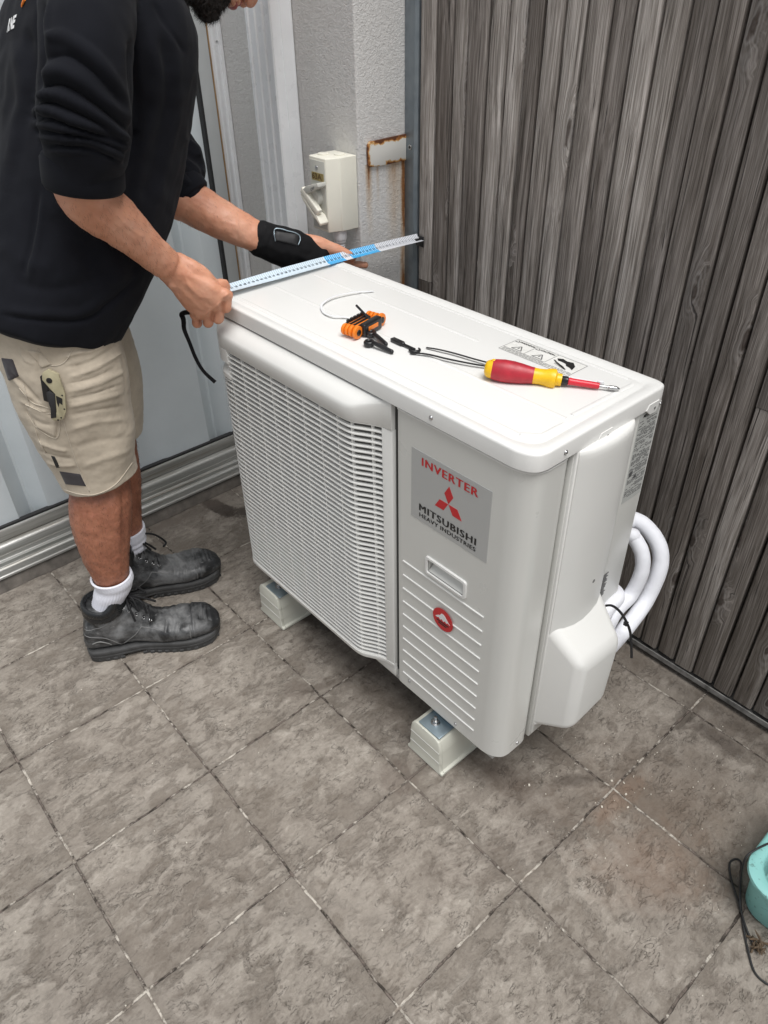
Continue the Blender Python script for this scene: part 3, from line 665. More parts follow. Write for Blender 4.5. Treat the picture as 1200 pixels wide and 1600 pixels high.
# ================================================================== AIR CONDITIONER
XL, XR, YFr, YBk, ZT, ZB = -.095, .705, .230, .545, .797, .135
ac = root('air_conditioner', (.30, .39, .0), 'cream outdoor air conditioning unit with front grille standing on two blocks', 'air conditioner')
def plan(inset, ch=.036, r=.012):
    x0, x1, y0, y1 = XL+inset, XR-inset, YFr+inset, YBk-inset
    c = ch; return [(x0+c*.5, y0), (x1-.033, y0), (x1-.014, y0+.0065), (x1-.0035, y0+.016), (x1, y0+.030), (x1, y1-c*.45), (x1-.003, y1-.005), (x1-c*.4, y1), (x0+c*.4, y1), (x0+.003, y1-.005), (x0, y1-c*.45), (x0, y0+c*.5), (x0+.005, y0+.005)]
def roundpoly(p, k=5, r=.5):
    out = []; n = len(p)
    for i in range(n):
        a, b, c = Vector(p[i-1]), Vector(p[i]), Vector(p[(i+1) % n])
        l = min((a-b).length, (c-b).length)*.48; l = min(l, .02)
        s, e = b+(a-b).normalized()*l, b+(c-b).normalized()*l
        for q in range(k+1):
            t = q/k; out.append(tuple((1-t)**2*s+2*t*(1-t)*b+t*t*e))
    return out
def lidring(ins, z): 
    return [(a, b, z) for a, b in roundpoly(plan(ins))]
m = MB()
rings = [lidring(.0005, ZT-.0285), lidring(0, ZT-.0285), lidring(0, ZT-.0042), lidring(.0006, ZT-.0020), lidring(.0020, ZT-.0005), lidring(.0042, ZT), lidring(.017, ZT-.0002), lidring(.0205, ZT-.0026), lidring(.023, ZT-.0030), lidring(.027, ZT-.0016), lidring(.031, ZT-.0012)]
m.rings(rings, cap=False); n = len(rings[0]); k = len(m.v)-n; m.f.append(tuple(range(k, k+n))); m.mi.append(0)
# screw lugs on the right lip
for yy in (.395, .515):
    m.prism([(yy-.022, ZT-.028), (yy-.010, ZT-.038), (yy+.006, ZT-.038), (yy+.010, ZT-.030), (yy+.010, ZT-.020), (yy-.016, ZT-.020)], XR-.003, XR+.0012, lambda p, h: (h, p[0], p[1]))
lid = m.build('lid', PAINTL, ac, smooth=40)
# pressed beads in the lid
zl = ZT-.0012
m = MB()
def bead(pts, wd=.0045, h=.0012):
    pts = catmull([(a, b, zl) for a, b in pts], 3); R = []
    for i, p in enumerate(pts):
        T = (pts[min(i+1, len(pts)-1)]-pts[max(i-1, 0)]).normalized(); N = Vector((-T.y, T.x, 0))
        R.append([p+N*wd*a+Vector((0, 0, b)) for a, b in ((-1, -.0008), (-.9, .0002), (-.55, h*.75), (0, h), (.55, h*.75), (.9, .0002), (1, -.0008))])
    m.rings(R)
def ln(p, q, k=6): return [tuple(Vector(p).lerp(Vector(q), i/k)) for i in range(k+1)]
bead(ln((-.055, .266), (.640, .266))+ln((.646, .267), (.667, .285), 2)+ln((.670, .292), (.671, .335), 2))
bead(ln((-.055, .352), (.664, .347)))
bead(ln((-.055, .452), (.40, .452)))
bead(ln((.664, .362), (.668, .505)))
bead(ln((-.055, .515), (.655, .515)), .0035, .0012)
m.build('pressed_bead', PAINTL, lid, smooth=60)
# casing below the lid
m = MB()
ps = roundpoly([(.4245, .236), (XR-.038, .236), (XR-.020, .2415), (XR-.0075, .253), (XR-.004, .266), (XR-.004, .3225)])
inner = [(a-.0 if i else a, b) for i, (a, b) in enumerate(ps)]
R = [[(a, b, ZB-.002) for a, b in ps+[(XR-.012, .3225), (XR-.012, .30), (.65, .252), (.4245, .252)]], [(a, b, ZT-.029) for a, b in ps+[(XR-.012, .3225), (XR-.012, .30), (.65, .252), (.4245, .252)]]]
m.rings(R); fm = m.mesh('front_panel'); fo = bpy.data.objects.new('fo', fm); COL.objects.link(fo)
cb = MB(); cb.box((XR-.1935, .22, .4795), (XR-.1115, .2485, .5055)); cm = cb.mesh('c'); cu_ = bpy.data.objects.new('cu', cm); COL.objects.link(cu_)
md = fo.modifiers.new('b', 'BOOLEAN'); md.operation = 'DIFFERENCE'; md.object = cu_; md.solver = 'EXACT'
fme = bpy.data.meshes.new_from_object(fo.evaluated_get(bpy.context.evaluated_depsgraph_get())); bpy.data.objects.remove(fo); bpy.data.objects.remove(cu_)
sm_angle(fme, 30); fp = link_mesh('front_panel', fme, PAINT, ac)
# fine raised edge line under the lid
m = MB(); R = []
for a, b in ps[2:-1]:
    nx = 0 if a < .66 else (1 if b > .265 else .7); ny = -1 if a < .66 else (0 if b > .265 else -.7)
    R.append([(a+nx*o, b+ny*o, z) for o, z in ((-.001, ZT-.036), (.0014, ZT-.036), (.0014, ZT-.033), (-.001, ZT-.033))])
m.rings(R); m.build('edge_line', PAINTL, fp)
# casing remainder
m = MB(); m.box((XL+.004, .258, ZB+.004), (XR-.014, YBk-.004, ZT-.03)); m.build('casing', PAINT, ac, bevel=.003)
m = MB(); m.box((XR-.0138, .3245, ZB-.002), (XR-.004, YBk-.003, ZT-.029)); m.box((XR-.06, YBk-.0038, ZB-.002), (XR-.0042, YBk-.0012, ZT-.029))
sp = m.build('side_panel', PAINT, ac, bevel=.0015)
# base tray
m = MB(); m.box((XL+.006, .242, ZB-.012), (XR-.02, YBk-.006, ZB+.003)); m.build('base_tray', simple('grey_base', (.3, .3, .29), .5), ac, bevel=.002)
# horizontal pressed lines
m = MB()
for i in range(10):
    z = .4625-i*(.4625-.1685)/9
    if i == 9: z = .170
    x0, x1 = XR-.257, XR-.065
    m.prism([(z-.0016, .2362), (z-.0010, .2340), (z+.0010, .2340), (z+.0016, .2362)], x0, x1, lambda p, h: (h, p[1], p[0]))
m.build('pressed_line', PAINTL, fp)
# recessed handle
hx0, hx1, hz0, hz1 = XR-.200, XR-.105, .473, .512
fy = .2355
m = MB()
def rr(x0, x1, z0, z1, r, y, k=5):
    out = []
    for cx, cz, a0 in ((x1-r, z1-r, 0), (x0+r, z1-r, 90), (x0+r, z0+r, 180), (x1-r, z0+r, 270)):
        for q in range(k+1):
            a = math.radians(a0+90*q/k); out.append((cx+r*math.cos(a), y, cz+r*math.sin(a)))
    return out
R = [rr(hx0, hx1, hz0, hz1, .006, .2362), rr(hx0+.0008, hx1-.0008, hz0+.0008, hz1-.0008, .0055, .2325), rr(hx0+.005, hx1-.005, hz0+.005, hz1-.005, .004, .2322), rr(hx0+.0062, hx1-.0062, hz0+.0062, hz1-.0062, .0035, .2345)]
m.rings(R, cap=False)
h = m.build('handle_frame', PAINTL, fp, smooth=40)
m = MB(); x0, x1, z0, z1 = XR-.193, XR-.112, .480, .505
m.add([(x0, .2355, z0), (x1, .2355, z0), (x1-.002, .2470, z0+.013), (x0+.002, .2470, z0+.013), (x1-.001, .2483, z1), (x0+.001, .2483, z1)], [(0, 1, 2, 3), (3, 2, 4, 5)])
m.build('handle_recess', PAINT, fp, smooth=60, fixn=False)
# badge
bx0, bx1, bz0, bz1 = XR-.2375, XR-.0695, .5745, .7085
m = MB(); m.box((bx0, .2353, bz0), (bx1, .2361, bz1)); bd = m.build('badge', SILVER, ac, bevel=.0003, seg=1)
def fn(cx, cz, y=.2353): return lambda u, v, h: (cx+u, y-h, cz+v)
def bt(x, z): return (bx0+x*(bx1-bx0), bz1-z*(bz1-bz0))
def heavy(body, c, size, space, width, sh):
    out = MB()
    for k, du in enumerate((-sh, -sh/2, 0, sh/2, sh)):
        q_ = text_mb(body, lambda u, v, h: (c[0]+u+du, .2353-h-.00004*k, c[1]+v), size, 0, 1, .0004, space=space, width=width-2*sh); out.add(q_.v, q_.f)
    return out
a = heavy('INVERTER', bt(.49, .13), .0208, 1.13, .119, .0009)
a.build('red_lettering', RED, bd, fixn=False)
m = MB()
cx, cz = bt(.50, .50)
def dia(ang, L=.0335, W=.0112):
    d = Vector((math.cos(ang), math.sin(ang))); s = Vector((-d.y, d.x)); o = Vector((cx, cz))
    q = [o+d*.0004, o+d*L*.5+s*W*.84, o+d*L, o+d*L*.5-s*W*.84]
    m.prism([tuple(p) for p in q], .2353, .2349, lambda p, h: (p[0], h, p[1]))
for an in (90, 210, 330): dia(math.radians(an))
m.build('three_diamonds', RED, bd)
a = heavy('MITSUBISHI', bt(.49, .795), .0190, 1.13, .126, .0009)
b2 = heavy('HEAVY INDUSTRIES', bt(.49, .905), .0112, 1.08, .125, .0004)
a.add(b2.v, b2.f); a.build('black_lettering', BLACKINK, bd, fixn=False)
# round red sticker
cx, cz, r = XR-.153, .3935, .0242
m = MB(); m.prism([(cx+r*math.cos(t), cz+r*math.sin(t)) for t in np.linspace(0, 2*math.pi, 49)[:-1]], .2336, .2331, lambda p, h: (p[0], h, p[1]))
stk = m.build('round_sticker', RED, ac)
m = MB(); mt = [(1.15*a_, 1.15*b_) for a_, b_ in [(-.0155, -.001), (-.010, .004), (-.006, .006), (-.003, .0115), (.001, .0120), (.004, .0105), (.009, .005), (.0155, -.001), (.011, .001), (.008, -.002), (.005, .001), (.002, -.0025), (-.002, .0005), (-.005, -.0025), (-.008, .0005), (-.011, -.0015)]]
m.prism([(cx+a, cz+b) for a, b in mt], .2331, .2328, lambda p, h: (p[0], h, p[1])); m.build('mountain_emblem', WHITEINK, stk)
m = MB(); m.box((cx-.0145, .2328, cz-.0085), (cx+.0145, .2331, cz-.0058)); m.box((cx-.010, .2328, cz-.0130), (cx+.010, .2331, cz-.0105)); m.build('black_bars', BLACKINK, stk)
# screws
def scr(c, d, r=.0034):
    m = MB(); c = Vector(c); d = Vector(d); m.cyl(c, c+d*.0006, r*1.15, 14); m.cyl(c+d*.0006, c+d*.0024, r, 14, r*.55); m.build('screw', SCREW, ac, bevel=.0004)
scr((XR-.191, .2300, .7805), (0, -1, 0)); scr((XR-.239, .236, .157), (0, -1, 0)); scr((XR, .297, .7805), (1, 0, 0)); scr((XR-.004, .290, .146), (1, 0, 0), .003)
scr((XR-.004, .5385, .764), (1, 0, 0), .0028); scr((XR-.11, .236, .146), (0, -1, 0), .0028)
for c, r_ in (((XR+.0010, .395, ZT-.030), .0024), ((XR+.0010, .515, ZT-.030), .0024), ((XR+.0155, .412, .488), .0035)):
    m = MB(); m.cyl(c, (c[0]+.0008, c[1], c[2]), r_, 14); m.build('screw_hole', DARKIN, ac)
# service cover on the right side
m = MB(); b = XR-.0038
pl = [(b-.004, .3285), (b+.006, .330), (b+.010, .338), (b+.0155, .352), (b+.019, .375), (b+.0205, .400), (b+.019, .425), (b+.016, .445), (b+.011, .458), (b+.004, .466), (b-.004, .468)]
def cov(z, k=1.0): return [(b-.004+(a-(b-.004))*k, c, z) for a, c in pl]
R = [cov(.17), cov(.40), cov(.74), cov(.752), cov(.760, .97), cov(.7655, .88), cov(.7675, .7), cov(.7685, .2)]
m.rings(R); cv = m.build('service_cover', PLAST, ac, smooth=50)
m = MB(); m.prism([(.3262, .145), (.3262, .768), (.3335, .768), (.3335, .145)], b-.003, b+.004, lambda p, h: (h, p[0], p[1])); m.build('cover_flange', PLAST, cv, bevel=.001)
m = MB()
v = [(b, .3275, .160), (b+.070, .345, .193), (b+.070, .452, .205), (b, .474, .180), (b, .3275, .430), (b+.070, .345, .366), (b+.070, .464, .353), (b, .474, .432)]
m.hexa(v); me = m.mesh('valve_cover')
bm = bmesh.new(); bm.from_mesh(me)
bmesh.ops.subdivide_edges(bm, edges=[e for e in bm.edges], cuts=0)
bmesh.ops.bevel(bm, geom=[e for e in bm.edges if not all(abs(vv.co.x-b) < 1e-5 for vv in e.verts)], offset=.0185, segments=8, affect='EDGES', profile=.5)
bm.to_mesh(me); bm.free(); sm_angle(me, 60); vc = link_mesh('valve_cover', me, PLAST, cv)
# rating label
m = MB(); rl = [(.5085, .5405, .5975, .767)]
x = XR-.0036
m.box((x-.0006, .4860, .5975), (x+.0002, .5390, .762)); lb = m.build('rating_label', simple('label_foil', (.5, .51, .49), .4), ac)
m = MB(); z = .748
random.seed(3)
while z > .603:
    y = .4885
    while y < .536:
        l = random.uniform(.002, .008); y1 = min(y+l, .5375)
        if random.random() < .8: m.box((x+.0001, y, z), (x+.0004, y1, z+.0013))
        y = y1+random.uniform(.0006, .002)
    z -= random.choice((.0026, .0026, .0032, .005))
m.box((x+.0001, .490, .648), (x+.0005, .498, .658)); m.box((x+.0001, .505, .640), (x+.0005, .512, .646)); m.build('small_print', GREYINK, lb)
text_mb('MITSUBISHI', lambda u, v, h: (x+.0002+h, .512+u, .757+v), .0068, .00035, .95).build('lettering', BLACKINK, lb, fixn=False)
m = MB()
for i in range(16): m.box((x+.0001, .478, .392+i*.0036), (x+.0005, .478+random.uniform(.008, .016), .394+i*.0036))
m.build('lower_small_print', GREYINK, lb)
# warning label on the lid
LX0, LX1, LY0, LY1 = .443, .585, .456, .506; LZ = ZT-.0010
m = MB(); m.box((LX0, LY0, LZ-.0006), (LX1, LY1, LZ)); wl = m.build('warning_label', simple('label_clear', (.76, .755, .72), .3), ac)
def lf(cx, cy): return lambda u, v, h: (cx+u, cy+v, LZ+.0002+h)
m = MB()
def line(a, b, w=.0004):
    a = Vector((*a, LZ+.0002)); b_ = Vector((*b, LZ+.0002)); d = (b_-a).normalized(); s = Vector((-d.y, d.x, 0))*w
    m.add([a-s, b_-s, b_+s, a+s], [(0, 1, 2, 3)])
for q in ([(LX0, LY0), (LX1, LY0)], [(LX1, LY0), (LX1, LY1)], [(LX1, LY1), (LX0, LY1)], [(LX0, LY1), (LX0, LY0)], [(LX0+.043, LY0+.012), (LX0+.043, LY1)], [(LX0+.086, LY0+.012), (LX0+.086, LY1)], [(LX0, LY0+.012), (LX0+.086, LY0+.012)]): line(*q)
for k in (0, 1):
    cx = LX0+.024+k*.043; cy = LY0+.021
    tri = [(cx-.010, cy-.005), (cx+.010, cy-.005), (cx, cy+.010)]
    for i in range(3): line(tri[i], tri[(i+1) % 3], .0009)
    line((cx, cy-.001), (cx, cy+.005), .001)
    tx = LX0+.006+k*.043; t3 = [(tx-.004, LY1-.010), (tx+.004, LY1-.010), (tx, LY1-.003)]
    for i in range(3): line(t3[i], t3[(i+1) % 3], .0006)
for i in range(4):
    xx = LX0+.003
    while xx < LX0+.084:
        l = random.uniform(.003, .009); line((xx, LY0+.0025+i*.0025), (xx+l, LY0+.0025+i*.0025), .0005); xx += l+.0012
for i in range(3):
    xx = LX0+.089
    while xx < LX1-.006:
        l = random.uniform(.003, .009); line((xx, LY0+.004+i*.0028), (xx+l, LY0+.004+i*.0028), .0005); xx += l+.0012
m.build('label_print', GREYINK, wl, fixn=False)
a = text_mb('WARNING', lf(LX0+.0255, LY1-.0065), .0062, .0002, 1.05); c2 = text_mb('CAUTION', lf(LX0+.068, LY1-.0065), .0062, .0002, 1.05); a.add(c2.v, c2.f)
a.build('lettering', BLACKINK, wl, fixn=False)
m = MB()
hx, hy = LX0+.112, LY0+.030
m.add([(hx+a, hy+b, LZ+.0004) for a, b in [(-.020, .008), (-.012, .013), (-.002, .010), (.008, .013), (.018, .004), (.022, -.010), (.015, -.006), (.006, -.004), (.002, .001), (-.008, .003), (-.014, .002)]], [tuple(range(11))])
m.add([(hx+a, hy+b, LZ+.0004) for a, b in [(-.019, .001), (-.012, -.003), (.004, -.009), (.014, -.015), (.013, -.017), (.000, -.012), (-.016, -.004), (-.022, .0005)]], [tuple(range(8))])
for i in range(8):
    cx = hx-.012+i*.003; cy = hy-.009-i*.0009
    m.add([(cx-.001, cy+.002, LZ+.0004), (cx+.001, cy+.002, LZ+.0004), (cx+.0003, cy-.003, LZ+.0004)], [(0, 1, 2)])
m.build('hand_symbol', BLACKINK, wl, fixn=False)
# ---- grille
GY0, GYF = .2335, .2035
def gprof(o=0.0, k=6):
    """plan curve of the grille's face, left to right"""
    raw = [(-.083, .240), (-.081, .2335), (-.072, .2225), (-.058, .2110), (-.046, .2055), (-.034, GYF+.0006), (-.02, GYF), (.10, GYF), (.29, GYF), (.325, GYF), (.338, GYF+.0004), (.349, GYF+.0020), (.359, .2090), (.370, .2155), (.382, .2225), (.394, .2285), (.4035, .2318)]
    return [(a, b+o) for a, b in raw]
GP = gprof(); fr_ = .2250
zt0, zb0 = .7165, .1730
m = MB(); ns = 49; pit = (zt0-zb0)/ns
for i in range(ns+1):
    z = zb0+i*pit
    if z > .7: pp = [p for p in GP if p[0] > -.03]
    elif z > .655: pp = [p for p in GP if p[0] > -.03]
    else: pp = GP
    pp = [tuple(q)[:2] for q in catmull([(a, b, 0) for a, b in pp], 2)]
    R = []
    for a, b_ in pp: R.append([(a, b_+.0006, z-.0018), (a, b_, z-.0012), (a, b_, z+.0009), (a, b_+.0006, z+.0016), (a, b_+.0065, z+.0022), (a, b_+.0065, z-.0012)])
    m.rings(R)
ribs = [-.055, -.018]+[.028+.0485*i for i in range(7)]+[.352, .384]
for xx in ribs:
    ya = np.interp(xx, [p[0] for p in GP], [p[1] for p in GP])
    m.box((xx-.0009, ya+.0016, zb0), (xx+.0009, ya+.0075, zt0 if xx > -.03 else .655))
gr = m.build('grille_slats', PLAST, ac, smooth=40)
# surround
m = MB()
def strip(prof_yz, x0, x1): m.prism(prof_yz, x0, x1, lambda p, h: (h, p[0], p[1]))
# right stile, flat against the seam
m.prism([(.4020, .2308), (.4222, .2340), (.4232, .2352), (.4232, .250), (.4020, .2415)], .172, .7165, lambda p, h: (p[0], p[1], h))
sgr = m.build('grille_stile', PLAST, ac, bevel=.0012)
# hood over the slats: follows the plan curve, sloping top
m = MB(); cur = [tuple(q)[:2] for q in catmull([(a, b_, 0) for a, b_ in GP], 4)]+[(.4232, .2342)]
R = []
for a, b_ in cur:
    yo = b_-.0012; fr_k = max(0, (.2333-yo)/(.2333-GYF+.0012)); dz = .0065+.0165*fr_k; yb = max(.2333, yo+.0006)
    R.append([(a, .2415, .7655), (a, yb, .7655), (a, yb-(yb-yo)*.45, .7655-dz*.33), (a, yo+(yb-yo)*.10, .7655-dz*.80), (a, yo+(yb-yo)*.02+.0001, .7655-dz), (a, yo, .7655-dz-.0045), (a, yo, .7185), (a, yo+.0012, .7170), (a, .2415, .7172)])
m.rings(R); hood = m.build('grille_hood', PLAST, ac, smooth=60)
# bottom lip
m = MB(); R = []
for a, b_ in cur:
    R.append([(a, b_-.001, .1715), (a, b_-.001, .1630), (a, b_+.0012, .1600), (a, .2420, .1580), (a, .2420, .1715)])
m.rings(R); m.build('grille_lip', PLAST, ac, smooth=40)
m = MB(); m.box((-.088, .2372, ZB-.001), (.4238, .2580, .1585)); m.build('lower_casing', PAINT, ac, bevel=.0012)
# corner pocket top-left (blank patch and finger recess)
m = MB(); R = []
for a, b_ in [c for c in cur if c[0] < -.018]+[(-.019, GYF+.0002)]:
    R.append([(a, b_-.0014, .718), (a, b_-.0014, .690), (a, b_+.006, .687), (a, b_+.008, .676), (a, b_-.0006, .664), (a, b_-.0008, .655), (a, b_+.009, .655), (a, b_+.010, .718)])
m.rings(R); m.build('corner_patch', PLAST, ac, smooth=30)
# chamber and fan behind
m = MB(); m.add([(-.085, .2575, .15), (.42, .2575, .15), (.42, .2575, .76), (-.085, .2575, .76)], [(0, 1, 2, 3)]); m.build('fan_chamber', DARKIN, ac, fixn=False)
m = MB(); m.box((.40, .2425, .15), (.4238, .2570, .765)); m.build('chamber_side', COIL, ac); m = MB(); m.box((-.09, .2405, .15), (-.0845, .2570, .765)); m.build('chamber_side', COIL, ac)
m = MB()
for r in [.03+i*.022 for i in range(9)]:
    m.tube([(.13+r*math.cos(t), .2450, .43+r*math.sin(t)) for t in np.linspace(0, 2*math.pi, 41)], .0018, 6)
m.build('fan_guard', COIL, ac)
# ---- bolted feet brackets (belong to the unit)
for cx in (.549, .012):
    m = MB()
    pr = [(cx-.029, .2105), (cx+.029, .2105), (cx+.029, .262), (cx-.029, .262)]
    m.prism(pr, .1005, .1045, lambda p, h: (p[0], p[1], h)); m.box((cx-.029, .250, .1045), (cx+.029, .262, .125))
    ft = m.build('foot_bracket', GALV, ac, bevel=.003, seg=3)
    m = MB(); bx, by = cx-.004, .233
    m.cyl((bx, by, .1046), (bx, by, .1062), .0095, 24); m.cyl((bx, by, .1062), (bx, by, .1125), .0072, 6); m.cyl((bx, by, .1125), (bx, by, .1135), .0055, 18)
    m.cyl((bx, by, .1135), (bx, by, .121), .0038, 14)
    m.build('bolt', STEEL, ft, bevel=.0005)
# ================================================================== MOUNTING BLOCKS
def block(cx, label):
    r = root('mounting_block', (cx, .38, 0), label, 'mounting block', 'mounting blocks under the air conditioner')
    m = MB()
    def sec(y): return [(cx-.050, y, .002), (cx-.050, y, .007), (cx-.0445, y, .0095), (cx-.042, y, .030), (cx-.0435, y, .0315), (cx-.0405, y, .062), (cx-.042, y, .0635), (cx-.039, y, .086), (cx-.035, y, .0935), (cx-.027, y, .0985), (cx+.027, y, .0985), (cx+.035, y, .0935), (cx+.039, y, .086), (cx+.042, y, .0635), (cx+.0405, y, .062), (cx+.0435, y, .0315), (cx+.042, y, .030), (cx+.0445, y, .0095), (cx+.050, y, .007), (cx+.050, y, .002)]
    m.rings([sec(.214), sec(.56)]); m.build('beam', FOOTP, r, smooth=25)
    m = MB()
    def cap(y, k): return [(cx+(a-cx)*k, y, z*k if z > .01 else z) for a, _, z in sec(y)]
    m.rings([cap(.2135, 1.012), cap(.2075, 1.012), cap(.2060, .97)]); e = m.build('end_cap', FOOTP, r, smooth=25, bevel=.0005, seg=1)
    m = MB()
    for z in (.036, .066): m.box((cx-.0405, .2052, z), (cx+.0405, .2058, z+.0012))
    m.build('cap_rib', PAINTL, e)
    m = MB(); m.box((cx-.004, .2062, .0984), (cx+.004, .222, .1003)); m.box((cx-.010, .2062, .0984), (cx-.006, .216, .1000)); m.build('strap_clip', FOOTP, r, bevel=.0005)
block(.5435, 'cream vinyl block under the front right corner of the air conditioner, below the red sticker')
block(-.003, 'cream vinyl block under the grille end of the air conditioner, nearest the boots')
# ================================================================== PIPES
def pipe(name, pts, r, label, mat=WHPL):
    pts = catmull(pts, 10); rs = [r*(1+.03*noise.noise(Vector((i*.35, 3, len(pts))))) for i in range(len(pts))]
    m = MB(); m.tube(pts, rs, 24); me = m.mesh(name)
    o = m.build(name, mat, None, smooth=70); return tag(o, label, 'pipe', 'white insulated pipes behind the air conditioner')
PIPEM = simple('white_pipe_lagging', (.80, .81, .85), .6, var=.05, vs=25, bs=55, bd=.003)
pipe('insulated_pipe', [(.735, .44, .25), (.730, .49, .265)]+[P(u, v, y=yy) for u, v, yy in ((975, 985, .53), (1008, 940, .60), (1030, 890, .63), (1030, 855, .64), (1012, 826, .64), (990, 812, .63), (965, 815, .61))]+[(.50, .60, .42)], .0152, 'outermost thick white insulated pipe looping out nearest the fence', PIPEM)
pipe('insulated_pipe', [(.720, .44, .29), (.720, .48, .30)]+[P(u, v, y=yy) for u, v, yy in ((962, 955, .53), (985, 930, .575), (1002, 895, .59), (1003, 865, .595), (990, 840, .595), (975, 835, .59))]+[(.52, .58, .40)], .0138, 'inner white insulated pipe loop beside the outermost one', PIPEM)
pipe('insulated_pipe', [(.712, .45, .335), (.712, .485, .34)]+[P(u, v, y=yy) for u, v, yy in ((950, 950, .51), (965, 932, .545), (950, 915, .57))]+[(.58, .58, .33)], .0135, 'short white insulated pipe bending in tightly behind the unit corner', PIPEM)
m = MB()
tp = [P(u, v, y=yy) for u, v, yy in ((940, 948, .475), (955, 946, .485), (968, 955, .495), (978, 970, .50), (984, 985, .505), (986, 1000, .505), (987, 1028, .50))]
m.tube(catmull(tp, 6), .0016, 8, flat=1.6); m.obox(P(978, 974, y=.499), (1, 0, 0), (0, 1, 0), (0, 0, 1), .0035, .003, .004)
ct = m.build('cable_tie', BLKPL); tag(ct, 'black cable tie strapped round the white insulated pipes', 'cable tie')
# ================================================================== THINGS ON THE LID
LZT = ZT-.0008
# -- screwdriver
A = Vector((.504, .359, LZT+.0165)); B = Vector((.668, .468, LZT+.0045)); D = (B-A).normalized(); LEN = (B-A).length
sr = root('screwdriver', (A.x, A.y, LZT), 'red and yellow insulated screwdriver lying on the lid', 'screwdriver')
def lathe(profile, n=24, lob=0):
    up = Vector((0, 0, 1)); U = (up-D*up.dot(D)).normalized(); V = D.cross(U); R = []
    for t, r in profile:
        R.append([A+D*t+(U*math.cos(a)+V*math.sin(a))*r*(1+lob*math.cos(3*a)) for a in [2*math.pi*i/n for i in range(n)]])
    mm = MB(); mm.rings(R); return mm
lathe([(-.004, .006), (-.002, .011), (.002, .0135), (.008, .0145)]).build('end_cap', YEL, sr, smooth=60)
gp = lathe([(.008, .0148), (.012, .0158), (.025, .0172), (.04, .0168), (.055, .0148), (.066, .0128), (.071, .0125)], lob=.03).build('grip', REDPL, sr, smooth=60)
lathe([(.071, .0122), (.080, .0118), (.088, .0125), (.095, .0145), (.100, .0150), (.1035, .0145), (.105, .0115), (.106, .0095), (.113, .0090)]).build('collar', YEL, sr, smooth=40)
lathe([(.113, .0062), (.114, .0068), (.122, .0068), (.123, .0055)]).build('chuck', BLKPL, sr, smooth=40)
lathe([(.123, .0052), (.125, .0058), (.128, .0052), (.160, .0050), (.168, .0046), (.169, .003)]).build('sleeve', REDPL2, sr, smooth=40)
lathe([(.165, .0024), (.182, .0024), (.183, .0036), (.193, .0036), (.196, .0024), (.1985, .0010)]).build('shaft', STEEL, sr, smooth=40)
m = MB(); c = A+D*.012+Vector((-.003, -.001, .0150)); m.ball(c, .0035, 14, 8, (1, 1, .35)); m.build('button', YEL, gp, smooth=60)
# -- folding hex key set
hr = root('hex_key_set', (.205, .352, LZT), 'orange and black folding hex key set with one key swung out', 'hex key set')
ha, hb = P(557, 519, z=LZT+.012), P(594, 499, z=LZT+.012); ax = Vector((hb.x-ha.x, hb.y-ha.y, 0)); HL = ax.length; ax.normalize(); sd_ = Vector((ax.y, -ax.x, 0)); upv = Vector((0, 0, 1))
base = ha
def hp(t, s, h): return base+ax*t+sd_*s+upv*h
m = MB()
for s, r_ in ((.002, .0115), (-.0085, .0098), (-.0165, .0098), (-.0245, .0098)):
    for t in (0, HL): m.cyl(hp(t, s-.0026, 0), hp(t, s+.0026, 0), r_, 22)
    if s < 0: m.obox(hp(HL/2, s, -.001), ax, sd_, upv, HL/2, .0022, .0072)
b = m.build('orange_body', ORANGE, hr, bevel=.0009)
m = MB(); m.obox(hp(HL/2+.001, .0045, .000), ax, sd_, upv, HL/2-.009, .0062, .0112); m.build('rubber_grip', BLKPL, hr, bevel=.003, seg=3)
m = MB(); m.obox(hp(HL/2, .0108, .001), ax, sd_, upv, .0135, .0006, .0036); m.build('grip_inlay', ORANGE, b, bevel=.0005)
for t in (0, HL): m = MB(); m.cyl(hp(t, .0048, 0), hp(t, .0064, 0), .0055, 16); m.build('pivot_screw', BLKPL, hr, bevel=.0008)
m = MB()
for s, l in ((-.0035, .9), (-.0125, .8), (-.0205, .75), (-.028, .85)):
    m.cyl(hp(.006, s, .006), hp(l*HL, s, .0070), .0022, 6)
for i in range(5): m.obox(hp(.014+i*.0095, -.0285, .0085), ax, sd_, upv, .0030, .0022, .003)
m.build('folded_keys', BLKPL, hr)
k0 = P(571, 492, z=LZT+.022); k1 = P(556.5, 477, z=LZT+.034)
m = MB(); m.cyl(k0, k1, .0022, 6); m.cyl(k0-(k1-k0)*.45, k0, .0036, 8); m.build('open_key', BLKPL, hr)
# -- small black clips
def clip(p0, p1, label, eye=True):
    r = root('hose_clip', (p0.x, p0.y, LZT), label, 'clip', 'black plastic clips lying on the lid')
    d = (p1-p0); L = d.length; d.normalize(); s = Vector((-d.y, d.x, 0)); z = Vector((0, 0, 1))
    m = MB()
    c = p0+z*.0058
    R = []
    for t in np.linspace(0, 2*math.pi, 25): R.append(c+d*math.cos(t)*.0066+z*math.sin(t)*.0002+s*math.sin(t)*.0066)
    m.tube(R, .0030, 8, flat=1.6); m.build('eye', BLKPL, r, smooth=60)
    m = MB(); m.tube([p0+d*.006+z*.006, p0+d*.012+z*.0085, p0+d*.020+z*.0075, p1+z*.004], [.0032, .0038, .0040, .0038], 10); m.ball(p1+z*.004, .0038, 10, 6); m.build('stem', BLKPL, r, smooth=60)
def L(u, v, z=LZT): return P(u, v, z=z)
clip(L(577, 541), L(612, 553), 'front black clip below the hex key set, its ring end to the left')
clip(L(580, 526), L(603, 541), 'rear black clip touching the black grip of the hex key set')
r = root('split_clip', tuple(L(630, 542)), 'small flat black clip piece with a crescent end, right of the hex key set', 'clip')
